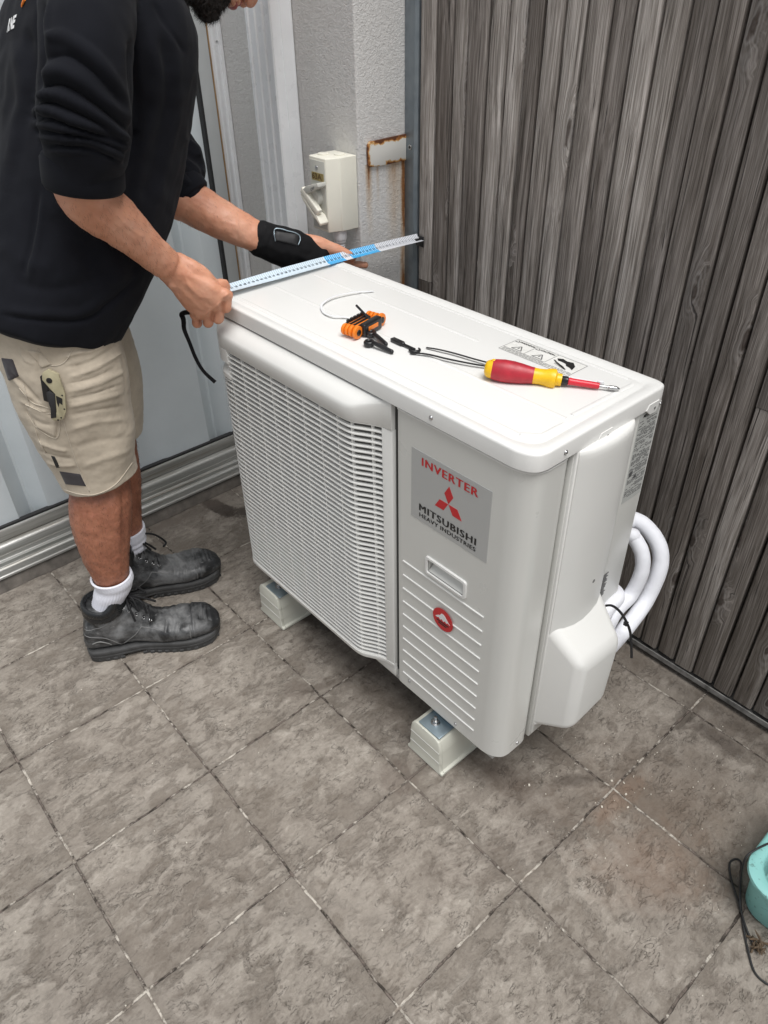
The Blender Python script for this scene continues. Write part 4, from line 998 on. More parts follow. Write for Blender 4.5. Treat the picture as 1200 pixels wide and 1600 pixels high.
p0, p1 = L(613, 533), L(648, 549); d = (p1-p0).normalized(); s = Vector((-d.y, d.x, 0)); z = Vector((0, 0, 1))
m = MB(); m.obox(p0+d*.013+z*.0035, d, s, z, .013, .0045, .003); m.tube([p0+d*.026+z*.003, p1+z*.003], .0028, 8); m.ball(p0+d*.027+z*.0035, .0042, 10, 6)
m.build('shank', BLKPL, r, bevel=.0005)
m = MB(); c = p1+z*.003; q = [c+(d*math.cos(t)*.0085+s*math.sin(t)*.0085) for t in np.linspace(-2.9, 1.6, 14)]; m.tube(q, [.0012+.0016*math.sin(math.pi*i/13) for i in range(14)], 8); m.build('crescent', BLKPL, r, smooth=60)
# -- black cable ties
def ctie(pts, head, label, mat, name, w=.0016, group='cable ties lying on the lid'):
    r = root(name, tuple(pts[0]), label, 'cable tie', group); m = MB()
    m.tube(catmull(pts, 8), [w*.7]+[w]*(len(catmull(pts, 8))-1), 8, flat=.45); m.build('strap', mat, r, smooth=60)
    if head is not None:
        m = MB(); d = (pts[-1]-pts[-2]).normalized(); s = Vector((-d.y, d.x, 0)); m.obox(pts[-1]+Vector((0, 0, .0015)), d, s, (0, 0, 1), .0042, .0038, .0036); m.build('head', mat, r, bevel=.0008)
def T(l): return [P(u, v, z=LZT+h) for u, v, h in l]
ctie(T([(666, 543, .002), (685, 546, .004), (710, 552, .004), (745, 562, .0045), (785, 572, .005), (824, 578, .003)]), 1, 'black cable tie with its square head showing above the screwdriver grip', BLKPL, 'cable_tie', .0022)
ctie(T([(641, 552, .002), (665, 553, .004), (700, 561, .005), (735, 568, .005), (765, 573, .004), (807, 580, .003)]), 1, 'black cable tie running in under the screwdriver grip', BLKPL, 'cable_tie', .0024)
ctie(T([(584, 455, .002), (562, 456, .004), (545, 458, .005), (522, 463, .006), (506, 472, .005), (502, 480, .003), (507, 489, .003), (520, 494, .004), (536, 495, .004), (552, 498, .002)]), None, 'white cable tie curled in a half loop behind the hex key set', WHPL, 'cable_tie', .0024)
ctie(T([(812, 579, .003), (840, 582, .004), (870, 586, .005), (900, 591, .004), (926, 596, .003), (938, 600, .003)]), 1, 'white cable tie lying straight behind the screwdriver shaft', WHPL, 'cable_tie', .0026)
# ================================================================== TAPE MEASURE
def m_tape():
    t = NT('tape_blade'); sep = t.n('ShaderNodeSeparateXYZ'); t.l(t.n('ShaderNodeNewGeometry').outputs['Position'], sep.inputs[0]); X, Y = sep.outputs[0], sep.outputs[1]
    def seg(a, b): return t.math('MULTIPLY', t.math('GREATER_THAN', Y, a), t.math('LESS_THAN', Y, b))
    blue = t.math('MAXIMUM', seg(YT[0], YT[1]), seg(YT[2], YT[3]))
    xw = t.math('SUBTRACT', X, TXC)
    fine = t.math('MULTIPLY', t.math('LESS_THAN', t.math('FRACT', t.math('MULTIPLY', Y, 200)), .32), t.math('GREATER_THAN', t.math('ABSOLUTE', xw), .0075))
    dots = t.math('MULTIPLY', t.math('LESS_THAN', t.math('ABSOLUTE', t.math('SUBTRACT', t.math('FRACT', t.math('MULTIPLY', Y, 66)), .5)), .22), t.math('LESS_THAN', t.math('ABSOLUTE', t.math('ADD', xw, .003)), .0028))
    mk = t.math('MULTIPLY', fine, .7)
    a = t.mix(mk, (.74, .76, .80), (.13, .14, .16)); b = t.mix(mk, (.02, .40, .80), (.75, .85, .92))
    far = t.math('LESS_THAN', Y, YT[0]); wash = t.mix(t.math('MULTIPLY', far, .5), a, (.55, .74, .86))
    return t.out(t.mix(blue, wash, b), .28, None, .0, Coat_Weight=.5)
YT = [P(u, v, z=.803).y for u, v in ((522, 414), (551, 407), (562, 404), (607, 392))]
TXC = -.0745
TAPE = m_tape()
tr = root('tape_measure', (TXC, .26, .797), 'extended blue and white steel tape measure pulled from the lid corner to the fence', 'tape measure')
tip = P(656, 374, y=.783)
m = MB(); R = []; n = 60
y0 = .240
p_a = Vector((-.080, y0, .803))
for i in range(n+1):
    t = i/n; y = y0+(.783-y0)*t; tw = -.42+.25*max(0, 1-t*4)
    cx = -.080+(tip.x+.080)*t; cz = .8045+(tip.z-.8045)*t+.0025+.003*math.sin(math.pi*t)
    row = []
    for q in np.linspace(-1, 1, 9):
        s = q*.0132; zz = (q*q)*.0032; row.append((cx+s*math.cos(tw)-zz*math.sin(tw), y, cz+zz*math.cos(tw)+s*math.sin(tw)))
    R.append(row+[(a, b, c-.0004) for a, b, c in row[::-1]])
m.rings(R); bl = m.build('blade', TAPE, tr, smooth=60)
def on_blade(y, s, h):
    t = (y-y0)/(.783-y0); tw = -.42+.25*max(0, 1-t*4); cx = -.080+(tip.x+.080)*t; cz = .8045+(tip.z-.8045)*t+.0025+.003*math.sin(math.pi*t); q = s/.0132; zz = q*q*.0032+.0003+h
    return (cx+s*math.cos(tw)-zz*math.sin(tw), y, cz+zz*math.cos(tw)+s*math.sin(tw))
nm = MB()
for k in range(1, 54):
    yk_ = .783-k*.01
    if yk_ < y0+.006: break
    a_ = text_mb(str(k), lambda u, v, h: on_blade(yk_-.0035+u, -.001+(-v), h), .0075, .0001, .8); nm.add(a_.v, a_.f)
nm.build('numerals', simple('tape_ink', (.03, .035, .05), .5), bl, fixn=False)
m = MB(); e = Vector((tip.x, .783, tip.z))
m.box((e.x-.0125, e.y-.001, e.z-.016), (e.x+.0125, e.y+.0015, e.z+.008)); m.box((e.x-.008, e.y-.018, e.z+.0012), (e.x+.008, e.y, e.z+.0035)); m.build('end_hook', BLKPL, tr, bevel=.0015)
for dy in (-.006, -.013): m = MB(); m.ball((e.x, e.y+dy, e.z+.0035), .0022, 10, 6); m.build('rivet', STEEL, tr)
# case inside the fist and wrist strap hanging from it
m = MB(); c = P(322, 480, y=.205); m.obox(c, (0, 1, -.35), (0, .35, 1), (1, 0, 0), .024, .018, .010); m.build('case', BLKPL, tr, bevel=.006, seg=3)
sp_ = [P(u, v, y=.175) for u, v in ((303, 489), (292, 488), (284, 491), (286, 497), (287, 503), (288, 515), (296, 535), (306, 560), (318, 580), (336, 597))]
m = MB(); cs = catmull(sp_, 7); R = []
for i, p in enumerate(cs):
    T_ = (cs[min(i+1, len(cs)-1)]-cs[max(i-1, 0)]).normalized(); V_ = (Vector(CP)-p).normalized(); W_ = T_.cross(V_).normalized(); t = i/len(cs)
    ww = .0042+.0008*math.sin(t*6); a_ = .5*math.sin(t*5); W2 = (W_*math.cos(a_)+V_*math.sin(a_)); N_ = T_.cross(W2).normalized()*.0011
    R.append([p-W2*ww-N_, p+W2*ww-N_, p+W2*ww+N_, p-W2*ww+N_])
m.rings(R); m.build('wrist_strap', NEOP, tr, bevel=.0004, seg=1)
# ================================================================== PERSON
HV = Vector((math.cos(YAW), math.sin(YAW), 0)); CRH = Vector((CR.x, CR.y, 0)).normalized()
def Q(u, v, x0, y0):
    """point seen at (u, v) on the upright plane through (x0, y0) that faces the camera"""
    d = CR*((u-600)/FPX) + CU*((800-v)/FPX) + CF
    return Vector(CP) + d*((Vector((x0, y0, 0))-Vector(CP)).dot(HV)/d.dot(HV))
def limb(mb, sec, k=5, n=28, A0=None, se=1.0, capk=(.8, .8)):
    """sec: (centre, ra, rb); ra along the A axis, rb across; smooth loft with rounded ends"""
    C_ = catmull([s[0] for s in sec], k); ra = catmull([(s[1], s[2], 0) for s in sec], k); R = []
    T = (C_[1]-C_[0]).normalized(); A = Vector(A0) if A0 else Vector((0, 1, 0)); A = (A-T*A.dot(T)).normalized()
    L = len(C_)
    for i, c in enumerate(C_):
        T = (C_[min(i+1, L-1)]-C_[max(i-1, 0)]).normalized(); A = (A-T*A.dot(T)).normalized(); B = T.cross(A)
        ring = []
        for j in range(n):
            t = 2*math.pi*j/n; cs, sn = math.cos(t), math.sin(t)
            ring.append(c+A*math.copysign(abs(cs)**se, cs)*ra[i].x+B*math.copysign(abs(sn)**se, sn)*ra[i].y)
        R.append(ring)
    def endcap(idx, sg):
        T = ((C_[1]-C_[0]) if idx == 0 else (C_[-1]-C_[-2])).normalized()*sg; out = []
        base = R[idx]; c = C_[idx]; rm = min(ra[idx].x, ra[idx].y)
        for q in (.5, .8, .95): out.append([c+(p-c)*math.sqrt(1-q*q)+T*rm*q*capk[0 if idx == 0 else 1] for p in base])
        return out
    R = endcap(0, -1)[::-1]+R+endcap(-1, 1)
    mb.rings(R)
V3 = lambda *a: Vector(a)
pr_ = root('person', (-.26, -.02, 0), 'man in black sweatshirt and khaki shorts leaning over the unit with a tape', 'person')
def frm(F, U, S_, c): return lambda f, u, s: c+F*f+U*u+S_*s
body = MB()
# ---- legs
def PR(l, r_, x0, y0, dy=0):
    a, b_ = Q(*l, x0, y0), Q(*r_, x0, y0); return ((a+b_)/2, (b_-a).xy.length/2)
_s1, _h1 = PR((146, 922), (207, 905), -.184, -.115); _s2, _h2 = PR((143, 905), (204, 893), -.184, -.112); _s3, _h3 = PR((125, 860), (204, 860), -.186, -.100); _s4, _h4 = PR((111, 815), (206, 815), -.188, -.085); _s5, _h5 = PR((107, 780), (208, 780), -.186, -.070)
print('leg', _s1, _h1, _s2, _h2, _s3, _h3, _s5, _h5)
RL = [(_s2+V3(0, 0, -.045), .022, .022), (_s2+V3(0, 0, -.012), .036, .036), (_s3, _h3*.94, _h3*.93), (_s4, _h4*.96, _h4*.94), (_s5, _h5*.93, _h5*.92), (V3(-.182, -.046, .45), .058, .058), (V3(-.18, -.036, .52), .062, .062), (V3(-.18, -.035, .64), .078, .078), (V3(-.185, -.03, .80), .088, .085)]
LLg = [(V3(-.333, .020, .12), .030, .030), (V3(-.337, .022, .18), .040, .040), (V3(-.337, .022, .25), .050, .050), (V3(-.332, .027, .34), .061, .060), (V3(-.325, .037, .44), .059, .058), (V3(-.322, .045, .52), .062, .062), (V3(-.315, .045, .64), .078, .076), (V3(-.315, .01, .80), .088, .085)]
limb(body, RL); limb(body, LLg)
limb(body, [(V3(-.25, -.035, .76), .10, .15), (V3(-.25, -.02, .84), .105, .15), (V3(-.25, .06, .95), .10, .14), (V3(-.25, .13, 1.08), .105, .15), (V3(-.25, .17, 1.19), .10, .165), (V3(-.25, .20, 1.27), .08, .14)])
# ---- neck and head (looking down at the lid)
hc = V3(-.25, .452, 1.352)
F = V3(.06, .44, -.90).normalized(); U = V3(0, .90, .44); U = (U-F*U.dot(F)).normalized(); SD = F.cross(U)
hd = frm(F, U, SD, hc)
limb(body, [(V3(-.25, .20, 1.27), .062, .070), (V3(-.25, .27, 1.31), .056, .058), (V3(-.25, .345, 1.355), .056, .056), (V3(-.25, .40, 1.37), .05, .055)])
def ell(mb, c, rf, ru, rs, n=24, m_=16):
    R = []
    for i in range(1, m_):
        t = math.pi*i/m_; R.append([c+U*(-math.cos(t)*ru)+(F*math.cos(2*math.pi*j/n)*rf+SD*math.sin(2*math.pi*j/n)*rs)*math.sin(t) for j in range(n)])
    mb.rings(R)
ell(body, hd(-.015, .045, 0), .095, .085, .075)             # cranium
ell(body, hd(.020, -.015, 0), .068, .085, .062)             # face
ell(body, hd(.040, -.078, 0), .034, .034, .044)             # jaw and chin
ell(body, hd(.060, -.092, 0), .022, .018, .024)
ell(body, hd(.010, -.060, 0), .050, .035, .056)
limb(body, [(hd(.078, .022, 0), .008, .009), (hd(.095, -.002, 0), .011, .011), (hd(.099, -.014, 0), .011, .011)], k=4, n=14)   # nose
for s in (-1, 1):
    ell(body, hd(.096, -.022, .011*s), .009, .008, .009, 12, 8)
    ell(body, hd(.0, -.005, .074*s), .020, .032, .008, 12, 8)     # ears
    ell(body, hd(.072, .036, .028*s), .014, .008, .020, 12, 8)    # brow
    ell(body, hd(.060, .018, .030*s), .020, .012, .014, 12, 8)    # eye
ell(body, hd(.0815, -.041, 0), .011, .0055, .021, 14, 8)
ell(body, hd(.0800, -.052, 0), .011, .006, .019, 14, 8)
# ---- right arm
SH_R = V3(-.035, .07, 1.26)
eR = Q(128, 272, -.015, .01)
ARM_R = [(SH_R, .055, .055), (V3(-.012, .035, 1.15), .050, .052), (eR+V3(0, .0, .0), .048, .046), (Q(142, 312, -.020, .02), .046, .044), (Q(183, 345, -.032, .05), .0395, .039), (Q(225, 383, -.045, .085), .030, .031), (Q(258, 412, -.055, .115), .0255, .0285)]
limb(body, ARM_R, A0=(1, 0, .3))
# hand frame
def hand(mb, wrist, kn, wv, nv, fingers, thumb, wr=(.026, .021), pw=.041, pt=.0155):
    """wv: from index side to little-finger side (unit), nv: out of the back of the hand (unit)"""
    limb(mb, [(wrist, wr[0], wr[1]), (wrist.lerp(kn, .3), wr[0]*1.12, wr[1]*.93), (wrist.lerp(kn, .65), pw*.93, pt*1.18), (kn, pw, pt)], A0=wv, n=30, se=.85)
    for pts, r in fingers:
        sec = []; L = len(pts)
        for i, p in enumerate(pts):
            q = r*(1.04 if i in (0, 1, 2) else .95)*(1-.07*i); sec.append((p, q, q))
            if i < L-1: sec.append((p.lerp(pts[i+1], .5), q*.90, q*.90))
        limb(mb, sec, k=3, n=14)
        for p in pts[1:-1]: mb.ball(p, r*1.03, 12, 8)
    sec = [(p, q, q*1.1) for p, q in thumb]; limb(mb, sec, k=4, n=14)
wR = Q(266, 419, -.060, .125)
kI = P(351, 460, y=.203); kM = P(339, 475, y=.190); kR_ = P(323, 486, y=.178); kP = P(305, 493, y=.166)
print('KN', kI, kM, kR_, kP)
kc = (kI+kM+kR_+kP)/4; wv = (kP-kI).normalized(); al = (kc-wR).normalized(); nv = al.cross(wv).normalized()
if nv.dot(Vector(CP)-kc) < 0: nv = -nv
IN = -nv
kI, kM, kR_, kP = [p+IN*.006 for p in (kI, kM, kR_, kP)]
def fing(k, end, r, curl=.024):
    e2 = end+IN*curl-al*.006; e3 = e2-al*.008-(end-k).normalized()*.012
    return ([k, end, e2, e3], r)
fgs = [fing(kI+al*.004, P(353, 480, y=.206), .0105, .018), fing(kM+al*.004, P(341, 497, y=.196), .0110, .020), fing(kR_+al*.003, P(325, 503, y=.184), .0106, .020), fing(kP, P(308, 505, y=.172), .0096, .018)]
th = [(wR+IN*.010-wv*.014, .016), (wR.lerp(kc, .42)-wv*.026+IN*.012, .0165), (wR.lerp(kc, .78)-wv*.022+IN*.020, .0145), (kI+wv*.010+IN*.026-al*.006, .0120), (kI+wv*.020+IN*.024+al*.004, .0100)]
print('knw', (kP-kI).length); hand(body, wR, kc+IN*.004, wv, nv, fgs, th, wr=(.028, .022), pw=.044, pt=.018)
for k in (kI, kM, kR_, kP): body.ball(k+nv*.004, .0112, 12, 8)
body.ball(Q(270, 443, -.058, .115), .0105, 12, 8)
# ---- left arm
ARM_L = [(V3(-.43, .20, 1.24), .055, .055), (V3(-.42, .23, 1.10), .050, .050), (Q(262, 290, -.33, .24), .047, .046), (Q(296, 314, -.29, .29), .0445, .042), (Q(332, 336, -.25, .33), .041, .039), (Q(372, 356, -.21, .375), .036, .033), (Q(408, 373, -.18, .415), .0325, .026)]
limb(body, ARM_L, A0=(0, 0, 1))
wL = Q(408, 373, -.18, .415)
kL = P(512, 403, x=-.128)
alL = (kL-wL).normalized(); dn = Vector((0.35, .25, -1)); wvL = (dn-alL*dn.dot(alL)).normalized(); nvL = alL.cross(wvL).normalized()
kcL = kL+wvL*.022
iI = P(514, 400, x=-.118); 
fl = [([iI, P(545, 412, x=-.100), P(571, 414, x=-.088)], .0085),
      ([kL+wvL*.018, kL+wvL*.020+alL*.040+Vector((.012, 0, 0)), kL+wvL*.020+alL*.062+Vector((.030, .0, .0))], .0086),
      ([kL+wvL*.036, kL+wvL*.038+alL*.036+Vector((.010, 0, 0)), kL+wvL*.036+alL*.056+Vector((.028, .0, .0))], .0084),
      ([kL+wvL*.052, kL+wvL*.052+alL*.028+Vector((.008, 0, 0)), kL+wvL*.050+alL*.042+Vector((.022, .0, .0))], .0076)]
thL = [(Q(470, 380, -.15, .50), .020), (P(495, 384, x=-.135), .0195), (P(513, 388, x=-.122), .0150), (P(534, 395, x=-.106), .0122), (P(552, 403, x=-.092), .0092)]
hand(body, wL, kcL, wvL, nvL, fl, thL, wr=(.030, .024), pw=.040, pt=.017)
me = voxel(body, .0018, 4, .5)
# shape: calf muscle, shin, tendons of the forearm
folds(me, [([(186, 372), (215, 396), (245, 420)], 6, .0012), ([(150, 330), (190, 368), (225, 398)], 7, -.0012), ([(170, 318), (210, 350)], 10, .0015),
           ([(176, 745), (184, 800), (186, 860)], 7, .002), ([(192, 745), (194, 850)], 5, -.002), ([(120, 870), (130, 895)], 6, -.0015),
           ([(318, 330), (350, 350), (380, 362)], 8, .001), ([(288, 428), (318, 440), (344, 458)], 4, .0010), ([(284, 440), (310, 455), (334, 474)], 4, .0010), ([(280, 450), (300, 470), (318, 487)], 4, .0009),
           ([(350, 470), (347, 492)], 2.6, -.0032), ([(333, 486), (331, 504)], 2.6, -.0032), ([(316, 496), (314, 510)], 2.6, -.003), ([(352, 460), (354, 463)], 6, .0022), ([(338, 475), (341, 478)], 6, .0022), ([(323, 487), (326, 490)], 6, .0020), ([(305, 494), (308, 497)], 5, .0016), ([(285, 425), (300, 452), (320, 468)], 3, .0011), ([(120, 318), (150, 340), (185, 366)], 3.5, .0010), ([(176, 330), (205, 358), (228, 372)], 3, .0010), ([(345, 345), (372, 352)], 3, .0009), ([(262, 470), (285, 488)], 6, .0012)])
noise_disp(me, 60, .0012, 1); noise_disp(me, 200, .0003, 2)
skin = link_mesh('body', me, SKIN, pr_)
# ---- body hair: short dark strands on calves and forearms
cc, nn = get_cn(skin.data); cc = cc+np.array(pr_.location); random.seed(21); np.random.seed(21)
for nm, sel, cnt, ln_ in (('leg_hair', (cc[:, 2] > .20) & (cc[:, 2] < .47), 2600, (.006, .013)), ('arm_hair', (cc[:, 2] > .88) & (cc[:, 2] < 1.05) & ((cc[:, 0] > -.05) | (cc[:, 1] > .28)), 1100, (.004, .009))):
    ids = np.nonzero(sel)[0]; m = MB()
    for k in np.random.choice(ids, cnt):
        p = Vector(cc[k]); n0 = Vector(nn[k]); d = (n0*.35+Vector((random.uniform(-.4, .4), random.uniform(-.4, .4), -1 if nm == 'leg_hair' else -.6))); d.normalize(); L_ = random.uniform(*ln_)
        s = d.orthogonal().normalized()*.00013; s2 = d.cross(s).normalized()*.00013
        m.add([p+s, p-s*.5+s2, p-s*.5-s2, p+d*L_+n0*.001], [(0, 1, 3), (1, 2, 3), (2, 0, 3)])
    o_ = m.build(nm, BEARD, pr_, fixn=False); o_['kind'] = 'stuff'
# ---- beard, hair, lips, eyes
bd_ = MB()
ell(bd_, hd(.040, -.080, 0), .041, .040, .051); ell(bd_, hd(.060, -.098, 0), .028, .022, .031); ell(bd_, hd(.006, -.056, 0), .050, .040, .0605)
me2 = voxel(bd_, .003, 3)
c_, n_ = get_cn(me2); q = np.array([(Vector(p)-hc).dot(F) for p in c_]); s_ = np.array([(Vector(p)-hc).dot(U) for p in c_])
noise_disp(me2, 190, .005, 4)
beard = link_mesh('beard', me2, BEARD, pr_); sm_angle(beard.data, 180)
m = MB(); random.seed(11)
cc, nn = get_cn(beard.data); cc = cc+np.array(WL[beard.name])*0+np.array(pr_.location)
for i in range(5200):
    k = random.randrange(len(cc)); p = Vector(cc[k]); n0 = Vector(nn[k]); u_ = (p-hc).dot(U)
    d = (n0*.8-U*.8+F*.15+Vector((random.uniform(-.5, .5), random.uniform(-.5, .5), random.uniform(-.5, .5)))).normalized()
    L_ = random.uniform(.006, .013); s = d.orthogonal().normalized()*.00028; s2 = d.cross(s).normalized()*.00028
    m.add([p+s, p-s*.5+s2, p-s*.5-s2, p+d*L_], [(0, 1, 3), (1, 2, 3), (2, 0, 3)])
m.build('beard_strands', BEARD, beard, fixn=False)
lp = MB(); ell(lp, hd(.0850, -.040, 0), .009, .0048, .019, 14, 8); ell(lp, hd(.0845, -.0505, 0), .010, .0062, .018, 14, 8); lp.build('lips', LIP, pr_, smooth=180)
hr_ = MB(); ell(hr_, hd(-.024, .052, 0), .096, .088, .080); hh = voxel(hr_, .004, 3); noise_disp(hh, 120, .005, 6); link_mesh('hair', hh, BEARD, pr_)
EYE = simple('eye_white', (.7, .68, .65), .2)
for s in (-1, 1):
    m = MB(); ell(m, hd(.0700, .017, .030*s), .012, .010, .012, 16, 10); m.build('eye', EYE, pr_, smooth=180)
# ---- sweatshirt
sw = MB()
def tring(c, ax_n, rf, rx, z=None): return c, ax_n, rf, rx
TR = [(V3(-.25, -.060, .785), .140, .176), (V3(-.25, -.045, .812), .147, .181), (V3(-.25, .000, .868), .150, .184), (V3(-.25, .058, .955), .150, .184), (V3(-.25, .115, 1.060), .150, .186), (V3(-.25, .155, 1.150), .150, .192), (V3(-.245, .178, 1.215), .142, .198), (V3(-.245, .200, 1.275), .118, .180), (V3(-.25, .225, 1.315), .075, .110)]
limb(sw, [(c, a, b) for c, a, b in TR], A0=(0, 1, -.4), n=48, se=.92, capk=(.12, .8))
limb(sw, [(V3(-.11, .13, 1.285), .060, .055), (V3(-.045, .085, 1.270), .064, .062), (V3(.003, .045, 1.215), .062, .064), (V3(.001, .026, 1.155), .066, .069), (V3(-.003, .019, 1.110), .064, .066), (V3(-.009, .012, 1.082), .059, .060), (V3(-.014, .008, 1.062), .056, .0575)], A0=(1, 0, 0), n=40, capk=(.8, .1))
limb(sw, [(V3(-.38, .19, 1.28), .060, .055), (V3(-.43, .22, 1.18), .064, .060), (Q(262, 235, -.40, .26), .066, .060), (Q(270, 270, -.345, .265), .062, .058), (Q(283, 294, -.31, .28), .057, .052), (Q(292, 309, -.30, .29), .050, .050)], A0=(0, 0, 1), n=36, capk=(.8, .1))
limb(sw, [(V3(-.25, .235, 1.285), .070, .080), (V3(-.25, .262, 1.310), .062, .068)], A0=(0, 1, -.4), n=36)
me = voxel(sw, .0036, 4, .5)
FD = [
 # sleeve: diagonal drag folds, then bunched rings above the cuff
 ([(70, 75), (100, 60), (150, 95), (190, 150), (212, 200)], 9, .007), ([(66, 95), (110, 88), (160, 125), (205, 175)], 8, -.006),
 ([(62, 120), (100, 112), (150, 145), (200, 190)], 8, .007), ([(60, 138), (105, 135), (150, 165), (205, 205)], 6, -.007),
 ([(52, 152), (90, 148), (140, 172), (200, 216)], 6, .008), ([(50, 163), (90, 164), (140, 186), (195, 224)], 4.5, -.008),
 ([(46, 172), (80, 172), (120, 190), (170, 205), (208, 222)], 6, .009), ([(50, 184), (85, 188), (130, 202), (190, 226)], 4, -.008),
 ([(52, 194), (85, 197), (130, 208), (180, 224), (208, 234)], 5.5, .008), ([(58, 206), (90, 208), (140, 216), (190, 236)], 4, -.008),
 ([(60, 214), (95, 214), (145, 222), (195, 243)], 5, .007), ([(66, 228), (100, 228), (150, 236), (190, 252)], 3.2, -.006),
 ([(75, 238), (120, 234), (170, 240), (196, 252)], 4, .004),
 ([(205, 60), (208, 120), (214, 190), (206, 240)], 9, -.010), ([(214, 205), (210, 230), (194, 262)], 7, -.006),
 ([(70, 0), (63, 40), (62, 90), (58, 140)], 7, -.010), ([(80, 0), (74, 50), (90, 62)], 5, .004),
 # torso: long soft folds
 ([(230, 40), (245, 110), (232, 190), (205, 270)], 12, .006), ([(248, 60), (262, 140), (250, 230), (225, 320)], 10, -.005), ([(265, 30), (275, 120), (270, 200), (252, 300), (225, 380)], 10, .005),
 ([(232, 150), (215, 230), (200, 320)], 9, -.005), ([(60, 300), (50, 370), (38, 430)], 5, -.0045), ([(66, 300), (60, 370), (46, 440)], 6, .003),
 ([(20, 60), (35, 140), (25, 200), (18, 260)], 10, .006), ([(40, 40), (52, 120), (44, 190)], 8, -.006), ([(0, 150), (15, 230), (5, 300)], 14, .004),
 ([(0, 492), (60, 500), (130, 500), (175, 470), (215, 430)], 4, -.0045), ([(0, 482), (60, 490), (125, 488), (165, 460)], 7, .004),
 ([(90, 330), (130, 400), (150, 450)], 14, -.005), ([(130, 330), (170, 400), (190, 440)], 12, .005), ([(200, 350), (215, 390), (205, 430)], 9, -.004),
 ([(0, 380), (40, 410), (90, 420)], 14, .004), ([(20, 440), (80, 452), (140, 440)], 10, -.003),
 # far sleeve
 ([(290, 215), (308, 232), (312, 246)], 5, .006), ([(292, 236), (312, 252), (317, 262)], 4, -.006), ([(290, 248), (308, 262), (318, 272)], 4.5, .006), ([(286, 262), (302, 276), (312, 284)], 3.5, -.005), ([(278, 276), (298, 288)], 4, .004),
 ([(238, 0), (262, 45), (288, 85)], 4, -.003)]
folds(me, FD); noise_disp(me, (9, 9, 6), .009, 3); noise_disp(me, 34, .0022, 5)
sweat = link_mesh('sweatshirt', me, KNIT, pr_)
# cuffs, hem band and collar as knitted bands
def band(name, c, nrm, ra, rb, A, wdt, thick, mat, parent, flare=0, n=48):
    nrm = Vector(nrm).normalized(); A = Vector(A); A = (A-nrm*A.dot(nrm)).normalized(); B = nrm.cross(A); R = []
    for o, t in ((.000, -.006), (.000, 0), (.12, thick), (.5, thick*1.1), (.88, thick), (1, 0), (1, -.006)):
        R.append([c+nrm*wdt*o+A*(ra+t+flare*o)*math.cos(2*math.pi*j/n)+B*(rb+t+flare*o)*math.sin(2*math.pi*j/n) for j in range(n)])
    mm = MB(); mm.rings(R, cap=False)
    for j in range(n): pass
    return mm.build(name, mat, parent, smooth=180)
band('cuff', V3(-.0165, .0055, 1.045), (.1, .12, .9), .0560, .0565, (1, 0, 0), .046, .003, KNIT, sweat)
cl = Q(294, 311, -.29, .29); nl = (Q(270, 278, -.33, .26)-cl)
band('cuff', cl, nl, .0480, .0480, (0, 0, 1), .035, .003, KNIT, sweat)
# back print: three pale letters and an orange stroke, lying on the back of the shirt
bvh = BVHTree.FromPolygons([tuple(p) for p in (get_cn(sweat.data)[0]+np.array(pr_.location))], [tuple(p.vertices) for p in sweat.data.polygons])
def on_cloth(bv, p, lift=.0012):
    loc, nr, i, d = bv.find_nearest(p); return (loc+nr*lift, nr) if loc is not None else (p, Vector((1, 0, 0)))
def ray_cloth(bv, u, v, lift=.0015):
    d = (CR*((u-600)/FPX)+CU*((800-v)/FPX)+CF).normalized(); loc, nr, i, t = bv.ray_cast(Vector(CP), d)
    return (loc+nr*lift, nr) if loc is not None else (None, None)
try:
    o0, _n = ray_cloth(bvh, 18, 38)
    ux = (ray_cloth(bvh, 26, 34)[0]-o0).normalized(); uy = _n.cross(ux).normalized()
    if uy.z < 0: uy = -uy
    tm = text_mb('RNE', lambda u, v, h: on_cloth(bvh, o0+ux*(u+v*.2)+uy*v)[0], .026, .0012, .62)
    tm.build('back_lettering', WHITEINK, sweat, fixn=False)
    m = MB(); pts_ = [ray_cloth(bvh, a, b)[0] for a, b in ((40, 0), (38, 4), (36, 8), (35, 12))]
    if all(pts_): m.tube(pts_, [.0022, .002, .0015, .0006], 6); m.build('orange_mark', ORANGE, sweat)
except Exception as ex: print('lettering', ex)
# ---- shorts
sh = MB()
limb(sh, [(V3(-.176, -.046, .462), .0800, .0785), (V3(-.180, -.048, .505), .0860, .083), (V3(-.183, -.050, .575), .0985, .094), (V3(-.186, -.050, .645), .1060, .103), (V3(-.19, -.045, .72), .112, .108), (V3(-.21, -.045, .80), .115, .11)], A0=tuple(CRH), n=44, capk=(.1, .8))
limb(sh, [(V3(-.322, .036, .478), .0800, .078), (V3(-.320, .042, .52), .0850, .083), (V3(-.318, .046, .59), .0900, .09), (V3(-.315, .040, .66), .0940, .098), (V3(-.31, .020, .75), .104, .10), (V3(-.30, -.01, .82), .11, .11)], A0=tuple(CRH), n=44, capk=(.1, .8))
limb(sh, [(V3(-.25, -.03, .70), .105, .15), (V3(-.25, -.045, .77), .118, .165), (V3(-.25, -.045, .84), .12, .165)], A0=(0, 1, 0), n=44)
me = voxel(sh, .0034, 4, .5)
